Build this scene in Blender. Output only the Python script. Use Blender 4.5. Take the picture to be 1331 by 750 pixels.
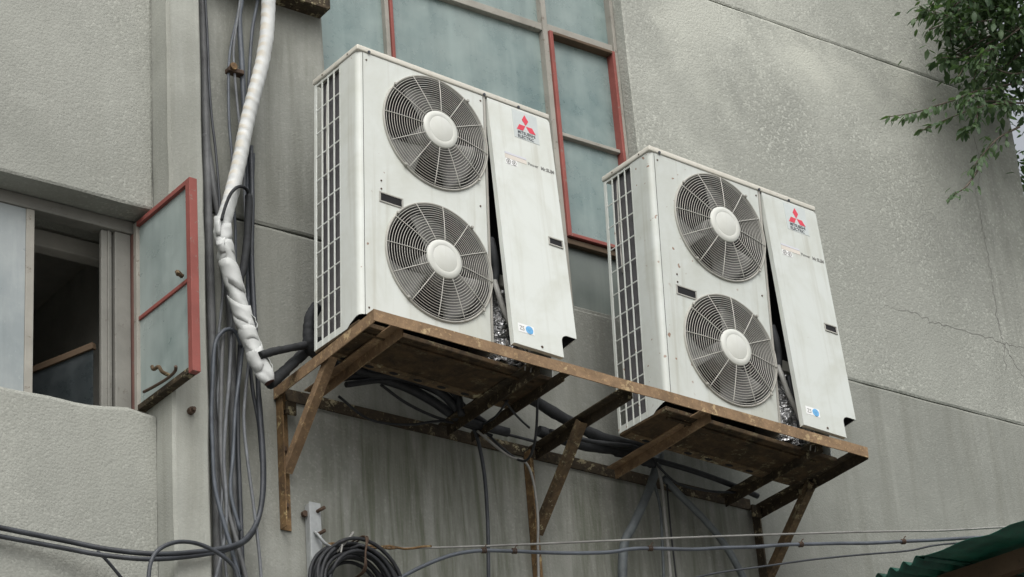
import bpy, bmesh, math, random
from mathutils import Vector, Matrix

for o in list(bpy.data.objects):
    bpy.data.objects.remove(o)
random.seed(7)
SC = bpy.context.scene
COL = SC.collection

# ------------------------------------------------------------------ camera
cam_d = bpy.data.cameras.new('camera')
cam_d.sensor_width = 36.0
cam_d.lens = 92.086
cam_d.clip_start = 0.1
cam_d.clip_end = 2000
cam = bpy.data.objects.new('camera', cam_d)
COL.objects.link(cam)
CR = ((0.812447, -0.214133, -0.542288), (-0.578478, -0.412115, -0.703935), (-0.072750, 0.885612, -0.458693))
M = Matrix.Identity(4)
# camera axes: right, up, back are the columns of the view basis
for r in range(3):
    M[r][0] = CR[r][0]
    M[r][1] = CR[r][1] * 1.0
    M[r][2] = CR[r][2]
M.translation = Vector((-5.3534, -8.6656, 1.6))
cam.matrix_world = M
SC.camera = cam

# ------------------------------------------------------------------ sky, sun, exposure
SUN_EL, SUN_AZ = 50.0, -119.0       # azimuth of the sun's place in the sky, degrees from +X
w = bpy.data.worlds.new('World')
SC.world = w
w.use_nodes = True
nt = w.node_tree
nt.nodes.clear()
out = nt.nodes.new('ShaderNodeOutputWorld')
bg = nt.nodes.new('ShaderNodeBackground')
bg.inputs['Strength'].default_value = 0.15
sky = nt.nodes.new('ShaderNodeTexSky')
sky.sky_type = 'NISHITA'
sky.sun_disc = False
sky.sun_elevation = math.radians(SUN_EL)
sky.sun_rotation = math.radians(90 - SUN_AZ)
sky.air_density = 1.0
sky.dust_density = 6.0
hs = nt.nodes.new('ShaderNodeHueSaturation')
hs.inputs['Saturation'].default_value = 0.22      # overcast: the cloud layer greys the blue out
nt.links.new(sky.outputs[0], hs.inputs['Color'])
nt.links.new(hs.outputs[0], bg.inputs['Color'])
nt.links.new(bg.outputs[0], out.inputs['Surface'])
sun_d = bpy.data.lights.new('sun', 'SUN')
sun_d.energy = 0.5
sun_d.angle = math.radians(70)
sun_d.color = (1.0, 0.97, 0.92)
sun = bpy.data.objects.new('sun', sun_d)
COL.objects.link(sun)
sd = Vector((math.cos(math.radians(SUN_AZ)) * math.cos(math.radians(SUN_EL)), math.sin(math.radians(SUN_AZ)) * math.cos(math.radians(SUN_EL)), math.sin(math.radians(SUN_EL))))
sun.rotation_euler = sd.to_track_quat('Z', 'Y').to_euler()
sun.location = sd * 30
SC.view_settings.view_transform = 'Standard'
SC.view_settings.look = 'None'
SC.view_settings.exposure = 0.36
SC.view_settings.gamma = 1.0
SC.render.engine = 'CYCLES'
SC.cycles.use_denoising = True
SC.cycles.max_bounces = 6

# ------------------------------------------------------------------ data: world positions of the cables and pipes, metres
D = {'black_pipes': [[(-0.222, -0.25, 6.442), (-0.138, -0.25, 6.482), (-0.062, -0.25, 6.514), (-0.004, -0.25, 6.538), (0.063, -0.25, 6.574), (0.173, -0.25, 6.61)],
                 [(-0.151, -0.2, 6.343), (-0.088, -0.2, 6.407), (-0.013, -0.2, 6.488), (0.055, -0.2, 6.558), (0.126, -0.2, 6.604), (0.245, -0.2, 6.649)],
                 [(0.051, -0.28, 6.724), (0.024, -0.27, 6.67), (0.016, -0.26, 6.607), (0.027, -0.25, 6.548), (0.079, -0.22, 6.522), (0.211, -0.18, 6.503)]],
 'cracks': [[(4.663, 8.642), (4.674, 8.471), (4.673, 8.275), (4.674, 8.057), (4.661, 7.839), (4.677, 7.725), (4.653, 7.509)],
            [(3.797, 7.739), (3.996, 7.754), (4.159, 7.723), (4.419, 7.727), (4.677, 7.725), (4.889, 7.711)], [(4.735, 9.067), (4.754, 8.868), (4.663, 8.642)], [(4.677, 7.725), (4.737, 7.621), (4.787, 7.529)]],
 'hang': {'dark_diag': [(2.043, -0.1, 6.38), (2.138, -0.1, 6.301), (2.265, -0.1, 6.207), (2.368, -0.1, 6.108), (2.438, -0.1, 6.004), (2.5, -0.1, 5.88)],
          'drop_pale': [(0.954, -0.14, 6.38), (1.114, -0.14, 6.292), (1.206, -0.14, 6.28), (1.245, -0.14, 6.194), (1.254, -0.14, 6.029), (1.23, -0.14, 5.733), (1.213, -0.14, 5.552)],
          'grey_hose': [(2.039, -0.1, 6.497), (1.974, -0.1, 6.348), (1.916, -0.1, 6.24), (1.825, -0.1, 6.09), (1.771, -0.1, 6.005), (1.742, -0.1, 5.869), (1.724, -0.1, 5.645)],
          'loop_a': [(1.031, -0.5, 6.469), (1.056, -0.45, 6.347), (1.108, -0.35, 6.269), (1.144, -0.25, 6.239), (1.169, -0.15, 6.276), (1.125, -0.1, 6.34), (1.021, -0.08, 6.433)],
          'loop_b': [(0.902, -0.45, 6.389), (0.903, -0.4, 6.366), (0.961, -0.25, 6.392), (0.994, -0.1, 6.427)],
          'loop_c': [(0.889, -0.45, 6.379), (0.984, -0.4, 6.349), (1.085, -0.35, 6.335)],
          'pale_a': [(1.993, -0.12, 6.441), (2.011, -0.12, 6.327), (2.009, -0.12, 6.173), (2.008, -0.12, 5.982), (2.002, -0.12, 5.83), (1.987, -0.12, 5.679)],
          'pale_b': [(1.977, -0.1, 6.368), (2.004, -0.1, 6.218), (1.993, -0.1, 6.024), (1.972, -0.1, 5.758)],
          'thick_drop': [(0.953, -0.1, 6.441), (0.987, -0.1, 6.347), (1.007, -0.1, 6.183), (1.005, -0.1, 5.962), (0.988, -0.1, 5.707), (0.973, -0.1, 5.528)],
          'thin_c': [(2.061, -0.1, 6.384), (2.054, -0.1, 6.111), (2.056, -0.1, 5.846)]},
 'left': {'cable_a': [(-0.348, -0.07, 8.449), (-0.34, -0.07, 8.284), (-0.333, -0.07, 8.039), (-0.322, -0.07, 7.68), (-0.295, -0.07, 7.334), (-0.286, -0.07, 7.107), (-0.276, -0.07, 6.883)],
          'cable_b': [(-0.122, -0.06, 8.531), (-0.153, -0.06, 8.33), (-0.194, -0.06, 8.15), (-0.217, -0.06, 8.019), (-0.225, -0.06, 7.874), (-0.227, -0.06, 7.673), (-0.216, -0.06, 7.478), (-0.21, -0.06, 7.131),
                      (-0.223, -0.06, 6.827)],
          'cable_c': [(-0.128, -0.07, 8.523), (-0.163, -0.07, 8.309), (-0.198, -0.07, 8.081), (-0.198, -0.07, 7.938), (-0.184, -0.07, 7.72), (-0.163, -0.07, 7.488), (-0.162, -0.07, 7.139)],
          'cable_d': [(-0.118, -0.06, 8.533), (-0.148, -0.06, 8.332), (-0.159, -0.06, 8.245), (-0.153, -0.06, 8.039), (-0.148, -0.06, 7.817), (-0.14, -0.06, 7.539), (-0.152, -0.06, 7.146), (-0.154, -0.06, 6.843),
                      (-0.164, -0.06, 6.618)],
          'cable_e': [(-0.025, -0.05, 8.57), (-0.051, -0.05, 8.391), (-0.086, -0.05, 8.211), (-0.11, -0.05, 7.956), (-0.125, -0.05, 7.708), (-0.131, -0.05, 7.389), (-0.139, -0.05, 7.002), (-0.13, -0.05, 6.667)],
          'cable_f': [(-0.143, -0.1, 7.557), (-0.144, -0.1, 7.283), (-0.156, -0.1, 7.012), (-0.153, -0.1, 6.75), (-0.148, -0.1, 6.568), (-0.142, -0.1, 6.28), (-0.134, -0.1, 6.07), (-0.14, -0.1, 5.895),
                      (-0.166, -0.1, 5.77), (-0.248, -0.14, 5.656), (-0.349, -0.17, 5.591), (-0.518, -0.175, 5.537), (-0.686, -0.165, 5.505), (-0.859, -0.11, 5.515), (-1.006, -0.07, 5.537), (-1.29, -0.05, 5.552),
                      (-1.419, -0.05, 5.554)],
          'cable_g': [(-0.127, -0.09, 7.527), (-0.155, -0.09, 7.131), (-0.151, -0.09, 6.755), (-0.144, -0.09, 6.5), (-0.13, -0.09, 6.252), (-0.122, -0.09, 6.041), (-0.131, -0.09, 5.883), (-0.168, -0.09, 5.746),
                      (-0.249, -0.13, 5.646), (-0.372, -0.165, 5.572), (-0.551, -0.17, 5.513), (-0.72, -0.165, 5.477), (-0.888, -0.1, 5.491), (-1.034, -0.06, 5.51), (-1.285, -0.04, 5.521), (-1.413, -0.04, 5.521)],
          'cable_h': [(-0.232, -0.12, 6.54), (-0.253, -0.12, 6.593), (-0.286, -0.12, 6.608), (-0.327, -0.12, 6.583), (-0.363, -0.12, 6.51), (-0.378, -0.12, 6.329), (-0.384, -0.12, 6.047), (-0.378, -0.12, 5.877),
                      (-0.348, -0.12, 5.747), (-0.309, -0.12, 5.619), (-0.267, -0.12, 5.46)],
          'cable_i': [(-0.302, -0.09, 6.603), (-0.313, -0.09, 6.463), (-0.321, -0.09, 6.283), (-0.325, -0.09, 6.002), (-0.301, -0.09, 5.801), (-0.262, -0.09, 5.655), (-0.217, -0.09, 5.479)],
          'cable_j': [(-0.265, -0.1, 6.798), (-0.267, -0.1, 6.614), (-0.284, -0.1, 6.393), (-0.308, -0.1, 6.175), (-0.32, -0.1, 5.999), (-0.313, -0.1, 5.829), (-0.325, -0.1, 5.657), (-0.38, -0.1, 5.449)],
          'cable_k': [(-0.217, -0.11, 6.584), (-0.232, -0.11, 6.454), (-0.264, -0.11, 6.251), (-0.281, -0.11, 6.037), (-0.297, -0.11, 5.862), (-0.258, -0.11, 5.699)],
          'cable_l': [(-0.184, -0.1, 6.505), (-0.207, -0.1, 6.338), (-0.219, -0.1, 6.194), (-0.206, -0.1, 6.021), (-0.183, -0.1, 5.818), (-0.164, -0.1, 5.618), (-0.157, -0.1, 5.485)],
          'cable_m': [(-0.172, -0.08, 6.517), (-0.158, -0.08, 6.357), (-0.136, -0.08, 6.219), (-0.127, -0.08, 6.044)],
          'cable_n': [(-0.755, -0.24, 5.322), (-0.744, -0.24, 5.42), (-0.717, -0.24, 5.479), (-0.668, -0.24, 5.519), (-0.606, -0.24, 5.543), (-0.527, -0.24, 5.547), (-0.437, -0.24, 5.523), (-0.365, -0.24, 5.473),
                      (-0.342, -0.24, 5.389)],
          'cable_o': [(-0.88, -0.06, 5.523), (-0.833, -0.06, 5.486), (-0.749, -0.06, 5.403)],
          'cable_p': [(-0.187, -0.07, 6.831), (-0.209, -0.07, 6.567), (-0.23, -0.07, 6.239), (-0.231, -0.07, 5.959), (-0.228, -0.07, 5.686), (-0.227, -0.07, 5.451)],
          'cable_q': [(-0.307, -0.08, 7.097), (-0.291, -0.08, 6.838), (-0.32, -0.08, 6.574), (-0.33, -0.08, 6.285), (-0.312, -0.08, 6.008), (-0.329, -0.08, 5.731), (-0.305, -0.08, 5.435)],
          'conduit1': [(-0.337, -0.03, 8.477), (-0.332, -0.03, 8.31), (-0.329, -0.03, 7.9), (-0.329, -0.03, 7.58), (-0.326, -0.03, 7.003), (-0.321, -0.03, 6.56), (-0.319, -0.03, 6.027), (-0.32, -0.03, 5.517),
                       (-0.321, -0.03, 5.351)],
          'conduit2': [(-0.332, -0.03, 7.599), (-0.316, -0.03, 7.466), (-0.292, -0.03, 7.317), (-0.265, -0.03, 7.17), (-0.244, -0.03, 6.948), (-0.226, -0.03, 6.618), (-0.231, -0.03, 6.044), (-0.227, -0.03, 5.532),
                       (-0.228, -0.03, 5.366)]},
 'roof': [(3.12, -0.322, 5.98), (3.12, -0.624, 5.972), (3.12, -1.282, 5.902)],
 'sleeve': [(-0.373, -0.22, 7.064), (-0.352, -0.22, 7.137), (-0.324, -0.22, 7.205), (-0.276, -0.2, 7.262), (-0.23, -0.18, 7.281), (-0.193, -0.15, 7.268), (-0.191, -0.14, 7.154), (-0.207, -0.14, 6.999),
            (-0.245, -0.15, 6.824)],
 'spray': [[(4.886, -0.45, 9.669), (4.694, -0.45, 9.649), (4.501, -0.45, 9.607), (4.302, -0.45, 9.522), (4.134, -0.45, 9.426), (3.986, -0.45, 9.419)],
           [(4.867, -0.45, 9.454), (4.568, -0.45, 9.36), (4.325, -0.45, 9.294), (4.191, -0.45, 9.192)],
           [(4.775, -0.45, 9.194), (4.505, -0.45, 9.077), (4.307, -0.45, 8.987), (4.106, -0.45, 8.868), (3.944, -0.45, 8.781), (3.785, -0.45, 8.696), (3.572, -0.45, 8.605)],
           [(4.613, -0.45, 9.018), (4.408, -0.45, 8.908), (4.221, -0.45, 8.804), (4.104, -0.45, 8.721)],
           [(4.603, -0.45, 8.841), (4.427, -0.45, 8.726), (4.317, -0.45, 8.626), (4.218, -0.45, 8.521), (4.141, -0.45, 8.433)], [(4.229, -0.45, 8.49), (4.098, -0.45, 8.335), (4.009, -0.45, 8.264), (3.922, -0.45, 8.203)],
           [(4.801, -0.45, 9.304), (4.467, -0.45, 9.176), (4.242, -0.45, 9.097), (4.119, -0.45, 9.069)], [(4.832, -0.45, 9.573), (4.533, -0.45, 9.472), (4.333, -0.45, 9.388), (4.2, -0.45, 9.321)],
           [(4.844, -0.45, 9.761), (4.587, -0.45, 9.719), (4.348, -0.45, 9.599), (4.179, -0.45, 9.502)]],
 'under': [[(0.213, -0.18, 6.54), (0.369, -0.18, 6.519), (0.57, -0.18, 6.544), (0.73, -0.18, 6.511), (0.839, -0.18, 6.433)],
           [(0.273, -0.14, 6.46), (0.475, -0.14, 6.526), (0.657, -0.14, 6.543), (0.839, -0.14, 6.499), (1.04, -0.14, 6.412)],
           [(0.159, -0.2, 6.483), (0.319, -0.2, 6.555), (0.518, -0.2, 6.569), (0.739, -0.2, 6.535), (0.856, -0.2, 6.447)],
           [(0.48, -0.1, 6.522), (0.617, -0.1, 6.458), (0.798, -0.1, 6.421), (1.069, -0.1, 6.42), (1.324, -0.1, 6.414)], [(0.343, -0.22, 6.522), (0.584, -0.22, 6.545), (0.786, -0.22, 6.517), (0.817, -0.22, 6.393)],
           [(0.202, -0.13, 6.478), (0.362, -0.13, 6.528), (0.562, -0.13, 6.526), (0.721, -0.13, 6.486), (0.881, -0.13, 6.425), (1.132, -0.13, 6.412)],
           [(0.257, -0.1, 6.419), (0.41, -0.1, 6.341), (0.611, -0.1, 6.356), (0.818, -0.1, 6.414), (1.067, -0.1, 6.397)],
           [(1.752, -0.12, 6.433), (1.98, -0.12, 6.446), (2.21, -0.12, 6.436), (2.442, -0.12, 6.409), (2.606, -0.12, 6.38)], [(1.962, -0.14, 6.427), (2.089, -0.14, 6.342), (2.274, -0.14, 6.338), (2.443, -0.14, 6.361)]],
 'unit_pipes': [[(0.836, -0.28, 6.634), (1.118, -0.22, 6.6), (1.297, -0.16, 6.579), (1.465, -0.16, 6.522), (1.615, -0.16, 6.482), (1.77, -0.16, 6.471), (1.952, -0.16, 6.476)],
                [(1.314, -0.12, 6.461), (1.552, -0.12, 6.44), (1.754, -0.12, 6.453), (1.91, -0.12, 6.433), (1.978, -0.12, 6.43)],
                [(1.318, -0.2, 6.429), (1.556, -0.2, 6.424), (1.781, -0.2, 6.445), (1.915, -0.2, 6.433)]],
 'white': [(-0.042, -0.15, 8.59), (-0.052, -0.15, 8.416), (-0.055, -0.15, 8.331), (-0.069, -0.15, 8.159), (-0.099, -0.15, 7.985), (-0.145, -0.15, 7.809), (-0.19, -0.15, 7.636), (-0.23, -0.15, 7.447),
           (-0.265, -0.15, 7.302), (-0.299, -0.15, 7.178), (-0.341, -0.17, 7.055), (-0.334, -0.18, 6.947), (-0.31, -0.18, 6.842), (-0.283, -0.18, 6.738), (-0.255, -0.19, 6.612), (-0.227, -0.2, 6.506),
           (-0.199, -0.21, 6.418), (-0.163, -0.22, 6.343)],
 'wires': {'wire_low': [(1.698, -0.408, 5.66), (1.933, -0.456, 5.747), (2.25, -0.521, 5.82), (2.493, -0.57, 5.874), (2.741, -0.618, 5.921), (2.995, -0.667, 5.966), (3.149, -0.695, 6.009), (3.346, -0.731, 6.045),
                        (3.703, -0.796, 6.095)],
           'wire_mid': [(0.449, -0.121, 5.577), (0.589, -0.153, 5.664), (0.73, -0.185, 5.732), (0.853, -0.214, 5.764), (0.993, -0.246, 5.776), (1.278, -0.311, 5.791), (1.46, -0.351, 5.811), (1.61, -0.384, 5.843),
                        (1.874, -0.44, 5.864), (2.185, -0.505, 5.905), (2.506, -0.57, 5.951), (2.793, -0.626, 5.984), (3.154, -0.695, 6.037), (3.352, -0.731, 6.069), (3.802, -0.812, 6.138)],
           'wire_top': [(0.194, -0.056, 5.737), (0.376, -0.1, 5.741), (0.647, -0.165, 5.761), (1.138, -0.278, 5.822), (1.729, -0.408, 5.902), (2.273, -0.521, 5.974), (2.804, -0.626, 6.043), (3.143, -0.691, 6.083),
                        (3.273, -0.715, 6.101), (3.585, -0.772, 6.15), (3.812, -0.812, 6.179)]}}

# ------------------------------------------------------------------ helpers
def tag(o, label=None, cat=None, group=None, kind=None):
    if label: o['label'] = label
    if cat: o['category'] = cat
    if group: o['group'] = group
    if kind: o['kind'] = kind
    return o

def empty(name, loc=(0, 0, 0)):
    o = bpy.data.objects.new(name, None)
    o.empty_display_size = 0.1
    COL.objects.link(o)
    o.location = loc
    return o

def link(name, me, parent=None, loc=None):
    o = bpy.data.objects.new(name, me)
    COL.objects.link(o)
    if parent is not None: o.parent = parent
    if loc is not None: o.location = loc
    return o

def finish(name, bm, mat, parent=None, smooth=False, loc=None, autosmooth=None):
    bmesh.ops.recalc_face_normals(bm, faces=bm.faces)
    me = bpy.data.meshes.new(name)
    bm.to_mesh(me)
    bm.free()
    if mat is not None: me.materials.append(mat)
    if smooth:
        for p in me.polygons: p.use_smooth = True
        if autosmooth: me.set_sharp_from_angle(angle=math.radians(autosmooth))
    return link(name, me, parent, loc)

def add_box(bm, a, b, bev=0.0, seg=2):
    """axis aligned box between corners a and b, edges bevelled by bev"""
    t = bmesh.new()
    vs = [t.verts.new((x, y, z)) for x in (a[0], b[0]) for y in (a[1], b[1]) for z in (a[2], b[2])]
    for f in ((0, 1, 3, 2), (4, 6, 7, 5), (0, 4, 5, 1), (2, 3, 7, 6), (0, 2, 6, 4), (1, 5, 7, 3)):
        t.faces.new([vs[i] for i in f])
    if bev > 0:
        bmesh.ops.bevel(t, geom=list(t.edges), offset=bev, segments=seg, affect='EDGES', profile=0.5)
    merge(bm, t)

def merge(bm, t, mat=None):
    m = {}
    for v in t.verts: m[v] = bm.verts.new(mat @ v.co if mat else v.co)
    for f in t.faces:
        try:
            nf = bm.faces.new([m[v] for v in f.verts]); nf.smooth = f.smooth
        except ValueError: pass
    t.free()

def box(name, a, b, mat, parent=None, bev=0.0, seg=2):
    bm = bmesh.new()
    add_box(bm, a, b, bev, seg)
    return finish(name, bm, mat, parent)

def prism(bm, pts, ax, d0, d1, bev=0.0):
    """2-D outline extruded along axis ax (0,1,2) from d0 to d1"""
    t = bmesh.new()
    def P(u, v, d):
        if ax == 0: return (d, u, v)
        if ax == 1: return (u, d, v)
        return (u, v, d)
    A = [t.verts.new(P(u, v, d0)) for u, v in pts]
    B = [t.verts.new(P(u, v, d1)) for u, v in pts]
    n = len(pts)
    t.faces.new(A)
    t.faces.new(B[::-1])
    for i in range(n): t.faces.new((A[i], A[(i + 1) % n], B[(i + 1) % n], B[i]))
    bmesh.ops.recalc_face_normals(t, faces=t.faces)
    if bev > 0: bmesh.ops.bevel(t, geom=list(t.edges), offset=bev, segments=1, affect='EDGES')
    merge(bm, t)

def catmull(P, n):
    P = [Vector(p) for p in P]
    if len(P) < 3: return P
    Q = [P[0] * 2 - P[1]] + P + [P[-1] * 2 - P[-2]]
    o = []
    for i in range(1, len(Q) - 2):
        a, b, c, d = Q[i - 1:i + 3]
        for k in range(n):
            t = k / n
            o.append(0.5 * ((2 * b) + (c - a) * t + (2 * a - 5 * b + 4 * c - d) * t * t + (3 * b - a - 3 * c + d) * t ** 3))
    o.append(P[-1])
    return o

def add_tube(bm, P, r, sides=8, n=6, closed=False, cap=True, jit=0.0):
    """r is a number or a function of 0..1 along the tube"""
    pts = [Vector(p) for p in P] if n == 0 else catmull(P, n)
    T = []
    N = len(pts)
    for i in range(N):
        if closed: t = pts[(i + 1) % N] - pts[i - 1]
        else: t = pts[min(i + 1, N - 1)] - pts[max(i - 1, 0)]
        T.append(t.normalized())
    u = T[0].orthogonal().normalized()
    rings = []
    for i in range(N):
        u = (u - T[i] * u.dot(T[i]))
        u = u.normalized() if u.length > 1e-6 else T[i].orthogonal().normalized()
        v = T[i].cross(u)
        rr = r(i / (N - 1)) if callable(r) else r
        ring = []
        for k in range(sides):
            a = 2 * math.pi * k / sides
            q = rr * (1 + (random.uniform(-jit, jit) if jit else 0))
            ring.append(bm.verts.new(pts[i] + (u * math.cos(a) + v * math.sin(a)) * q))
        rings.append(ring)
    m = N if closed else N - 1
    for i in range(m):
        A, B = rings[i], rings[(i + 1) % N]
        for k in range(sides):
            f = bm.faces.new((A[k], A[(k + 1) % sides], B[(k + 1) % sides], B[k]))
            f.smooth = True
    if cap and not closed:
        bm.faces.new(rings[0][::-1])
        bm.faces.new(rings[-1])

def tube(name, P, r, mat, parent=None, sides=8, n=6, jit=0.0):
    bm = bmesh.new()
    add_tube(bm, P, r, sides, n, jit=jit)
    return finish(name, bm, mat, parent)

def add_bar(bm, p0, p1, prof, up):
    """profile [(u,v)...] swept straight from p0 to p1; v follows up, u = dir x up"""
    p0, p1 = Vector(p0), Vector(p1)
    d = (p1 - p0).normalized()
    up = Vector(up)
    up = (up - d * up.dot(d)).normalized()
    s = d.cross(up)
    nseg = max(1, int((p1 - p0).length / 0.12))
    rows = []
    for i in range(nseg + 1):
        c = p0.lerp(p1, i / nseg)
        wv = Vector((0, 0, 0)) if i in (0, nseg) else Vector((random.uniform(-1, 1), random.uniform(-1, 1), random.uniform(-1, 1))) * 0.0012
        rows.append([bm.verts.new(c + wv + s * u + up * v) for u, v in prof])
    n = len(prof)
    for A, B in zip(rows, rows[1:]):
        for k in range(n): bm.faces.new((A[k], A[(k + 1) % n], B[(k + 1) % n], B[k]))
    bm.faces.new(rows[0][::-1])
    bm.faces.new(rows[-1])

def angle_prof(a, b, t=0.005):
    """L profile: horizontal leg to u=a, vertical leg to v=b (signs give the side)"""
    ta, tb = math.copysign(t, a), math.copysign(t, b)
    return [(0, 0), (a, 0), (a, tb), (ta, tb), (ta, b), (0, b)]

def angle(name, p0, p1, a, b, up, mat, parent, t=0.005):
    bm = bmesh.new()
    add_bar(bm, p0, p1, angle_prof(a, b, t), up)
    return finish(name, bm, mat, parent)

def add_disc(bm, c, r, ax=1, n=24, d=0.002, rz=None):
    """short cylinder centred at c, axis ax, thickness d towards the negative side"""
    pts = [(math.cos(2 * math.pi * k / n) * r, math.sin(2 * math.pi * k / n) * (rz or r)) for k in range(n)]
    if ax == 1: prism(bm, [(c[0] + u, c[2] + v) for u, v in pts], 1, c[1] - d, c[1])
    elif ax == 0: prism(bm, [(c[1] + u, c[2] + v) for u, v in pts], 0, c[0] - d, c[0])
    else: prism(bm, [(c[0] + u, c[1] + v) for u, v in pts], 2, c[2] - d, c[2])

# ------------------------------------------------------------------ materials
def newmat(name):
    m = bpy.data.materials.new(name)
    m.use_nodes = True
    nt = m.node_tree
    b = nt.nodes['Principled BSDF']
    return m, nt, b

def N(nt, t, **k):
    n = nt.nodes.new(t)
    for a, v in k.items():
        if a in n.inputs.keys() if hasattr(n.inputs, 'keys') else False: n.inputs[a].default_value = v
        else: setattr(n, a, v)
    return n

def noise(nt, co, scale, detail=4, rough=0.6, dist=0.0):
    n = nt.nodes.new('ShaderNodeTexNoise')
    n.inputs['Scale'].default_value = scale
    n.inputs['Detail'].default_value = detail
    n.inputs['Roughness'].default_value = rough
    n.inputs['Distortion'].default_value = dist
    nt.links.new(co, n.inputs['Vector'])
    return n.outputs[0]

def ramp(nt, fac, stops):
    r = nt.nodes.new('ShaderNodeValToRGB')
    e = r.color_ramp.elements
    while len(e) < len(stops): e.new(0.5)
    for i, (p, c) in enumerate(stops):
        e[i].position = p
        e[i].color = (c, c, c, 1) if isinstance(c, (int, float)) else (*c, 1)
    nt.links.new(fac, r.inputs[0])
    return r.outputs[0]

def mix(nt, fac, a, b, mode='MIX'):
    n = nt.nodes.new('ShaderNodeMixRGB')
    n.blend_type = mode
    for i, v in ((0, fac), (1, a), (2, b)):
        if hasattr(v, 'is_linked') or hasattr(v, 'links'): nt.links.new(v, n.inputs[i])
        elif isinstance(v, (int, float)): n.inputs[i].default_value = v if i == 0 else (v, v, v, 1)
        else: n.inputs[i].default_value = (*v, 1)
    return n.outputs[0]

def math_n(nt, op, a, b=None):
    n = nt.nodes.new('ShaderNodeMath')
    n.operation = op
    for i, v in ((0, a), (1, b)):
        if v is None: continue
        if isinstance(v, (int, float)): n.inputs[i].default_value = v
        else: nt.links.new(v, n.inputs[i])
    return n.outputs[0]

def coords(nt, scale=(1, 1, 1), kind='Object'):
    t = nt.nodes.new('ShaderNodeTexCoord')
    m = nt.nodes.new('ShaderNodeMapping')
    m.inputs['Scale'].default_value = scale
    nt.links.new(t.outputs[kind], m.inputs['Vector'])
    return m.outputs[0]

def geo_pos(nt, scale=(1, 1, 1)):
    g = nt.nodes.new('ShaderNodeNewGeometry')
    m = nt.nodes.new('ShaderNodeMapping')
    m.inputs['Scale'].default_value = scale
    nt.links.new(g.outputs['Position'], m.inputs['Vector'])
    return m.outputs[0]

def bump(nt, b, h, strength, dist):
    n = nt.nodes.new('ShaderNodeBump')
    n.inputs['Strength'].default_value = strength
    n.inputs['Distance'].default_value = dist
    nt.links.new(h, n.inputs['Height'])
    nt.links.new(n.outputs[0], b.inputs['Normal'])
    return n

def set_spec(b, v):
    b.inputs['Specular IOR Level'].default_value = v

def zone(nt, x0, x1, z0, z1, soft=0.2):
    """0..1 mask of a patch of wall given in metres, soft-edged and broken up by noise"""
    g = nt.nodes.new('ShaderNodeNewGeometry')
    sx = nt.nodes.new('ShaderNodeSeparateXYZ')
    w_ = nt.nodes.new('ShaderNodeTexNoise')
    w_.inputs['Scale'].default_value = 3.0
    w_.inputs['Detail'].default_value = 4
    nt.links.new(g.outputs['Position'], w_.inputs['Vector'])
    nt.links.new(g.outputs['Position'], sx.inputs[0])
    wob = math_n(nt, 'MULTIPLY', math_n(nt, 'SUBTRACT', w_.outputs[0], 0.5), soft * 2.2)
    def step(v, e, up):
        r = nt.nodes.new('ShaderNodeMapRange')
        r.interpolation_type = 'SMOOTHSTEP'
        r.inputs[1].default_value = e - soft / 2
        r.inputs[2].default_value = e + soft / 2
        r.inputs[3].default_value = 0.0 if up else 1.0
        r.inputs[4].default_value = 1.0 if up else 0.0
        nt.links.new(v, r.inputs[0])
        return r.outputs[0]
    X = math_n(nt, 'ADD', sx.outputs[0], wob)
    Z = math_n(nt, 'ADD', sx.outputs[2], wob)
    m = math_n(nt, 'MULTIPLY', step(X, x0, True), step(X, x1, False))
    return math_n(nt, 'MULTIPLY', m, math_n(nt, 'MULTIPLY', step(Z, z0, True), step(Z, z1, False)))

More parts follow.
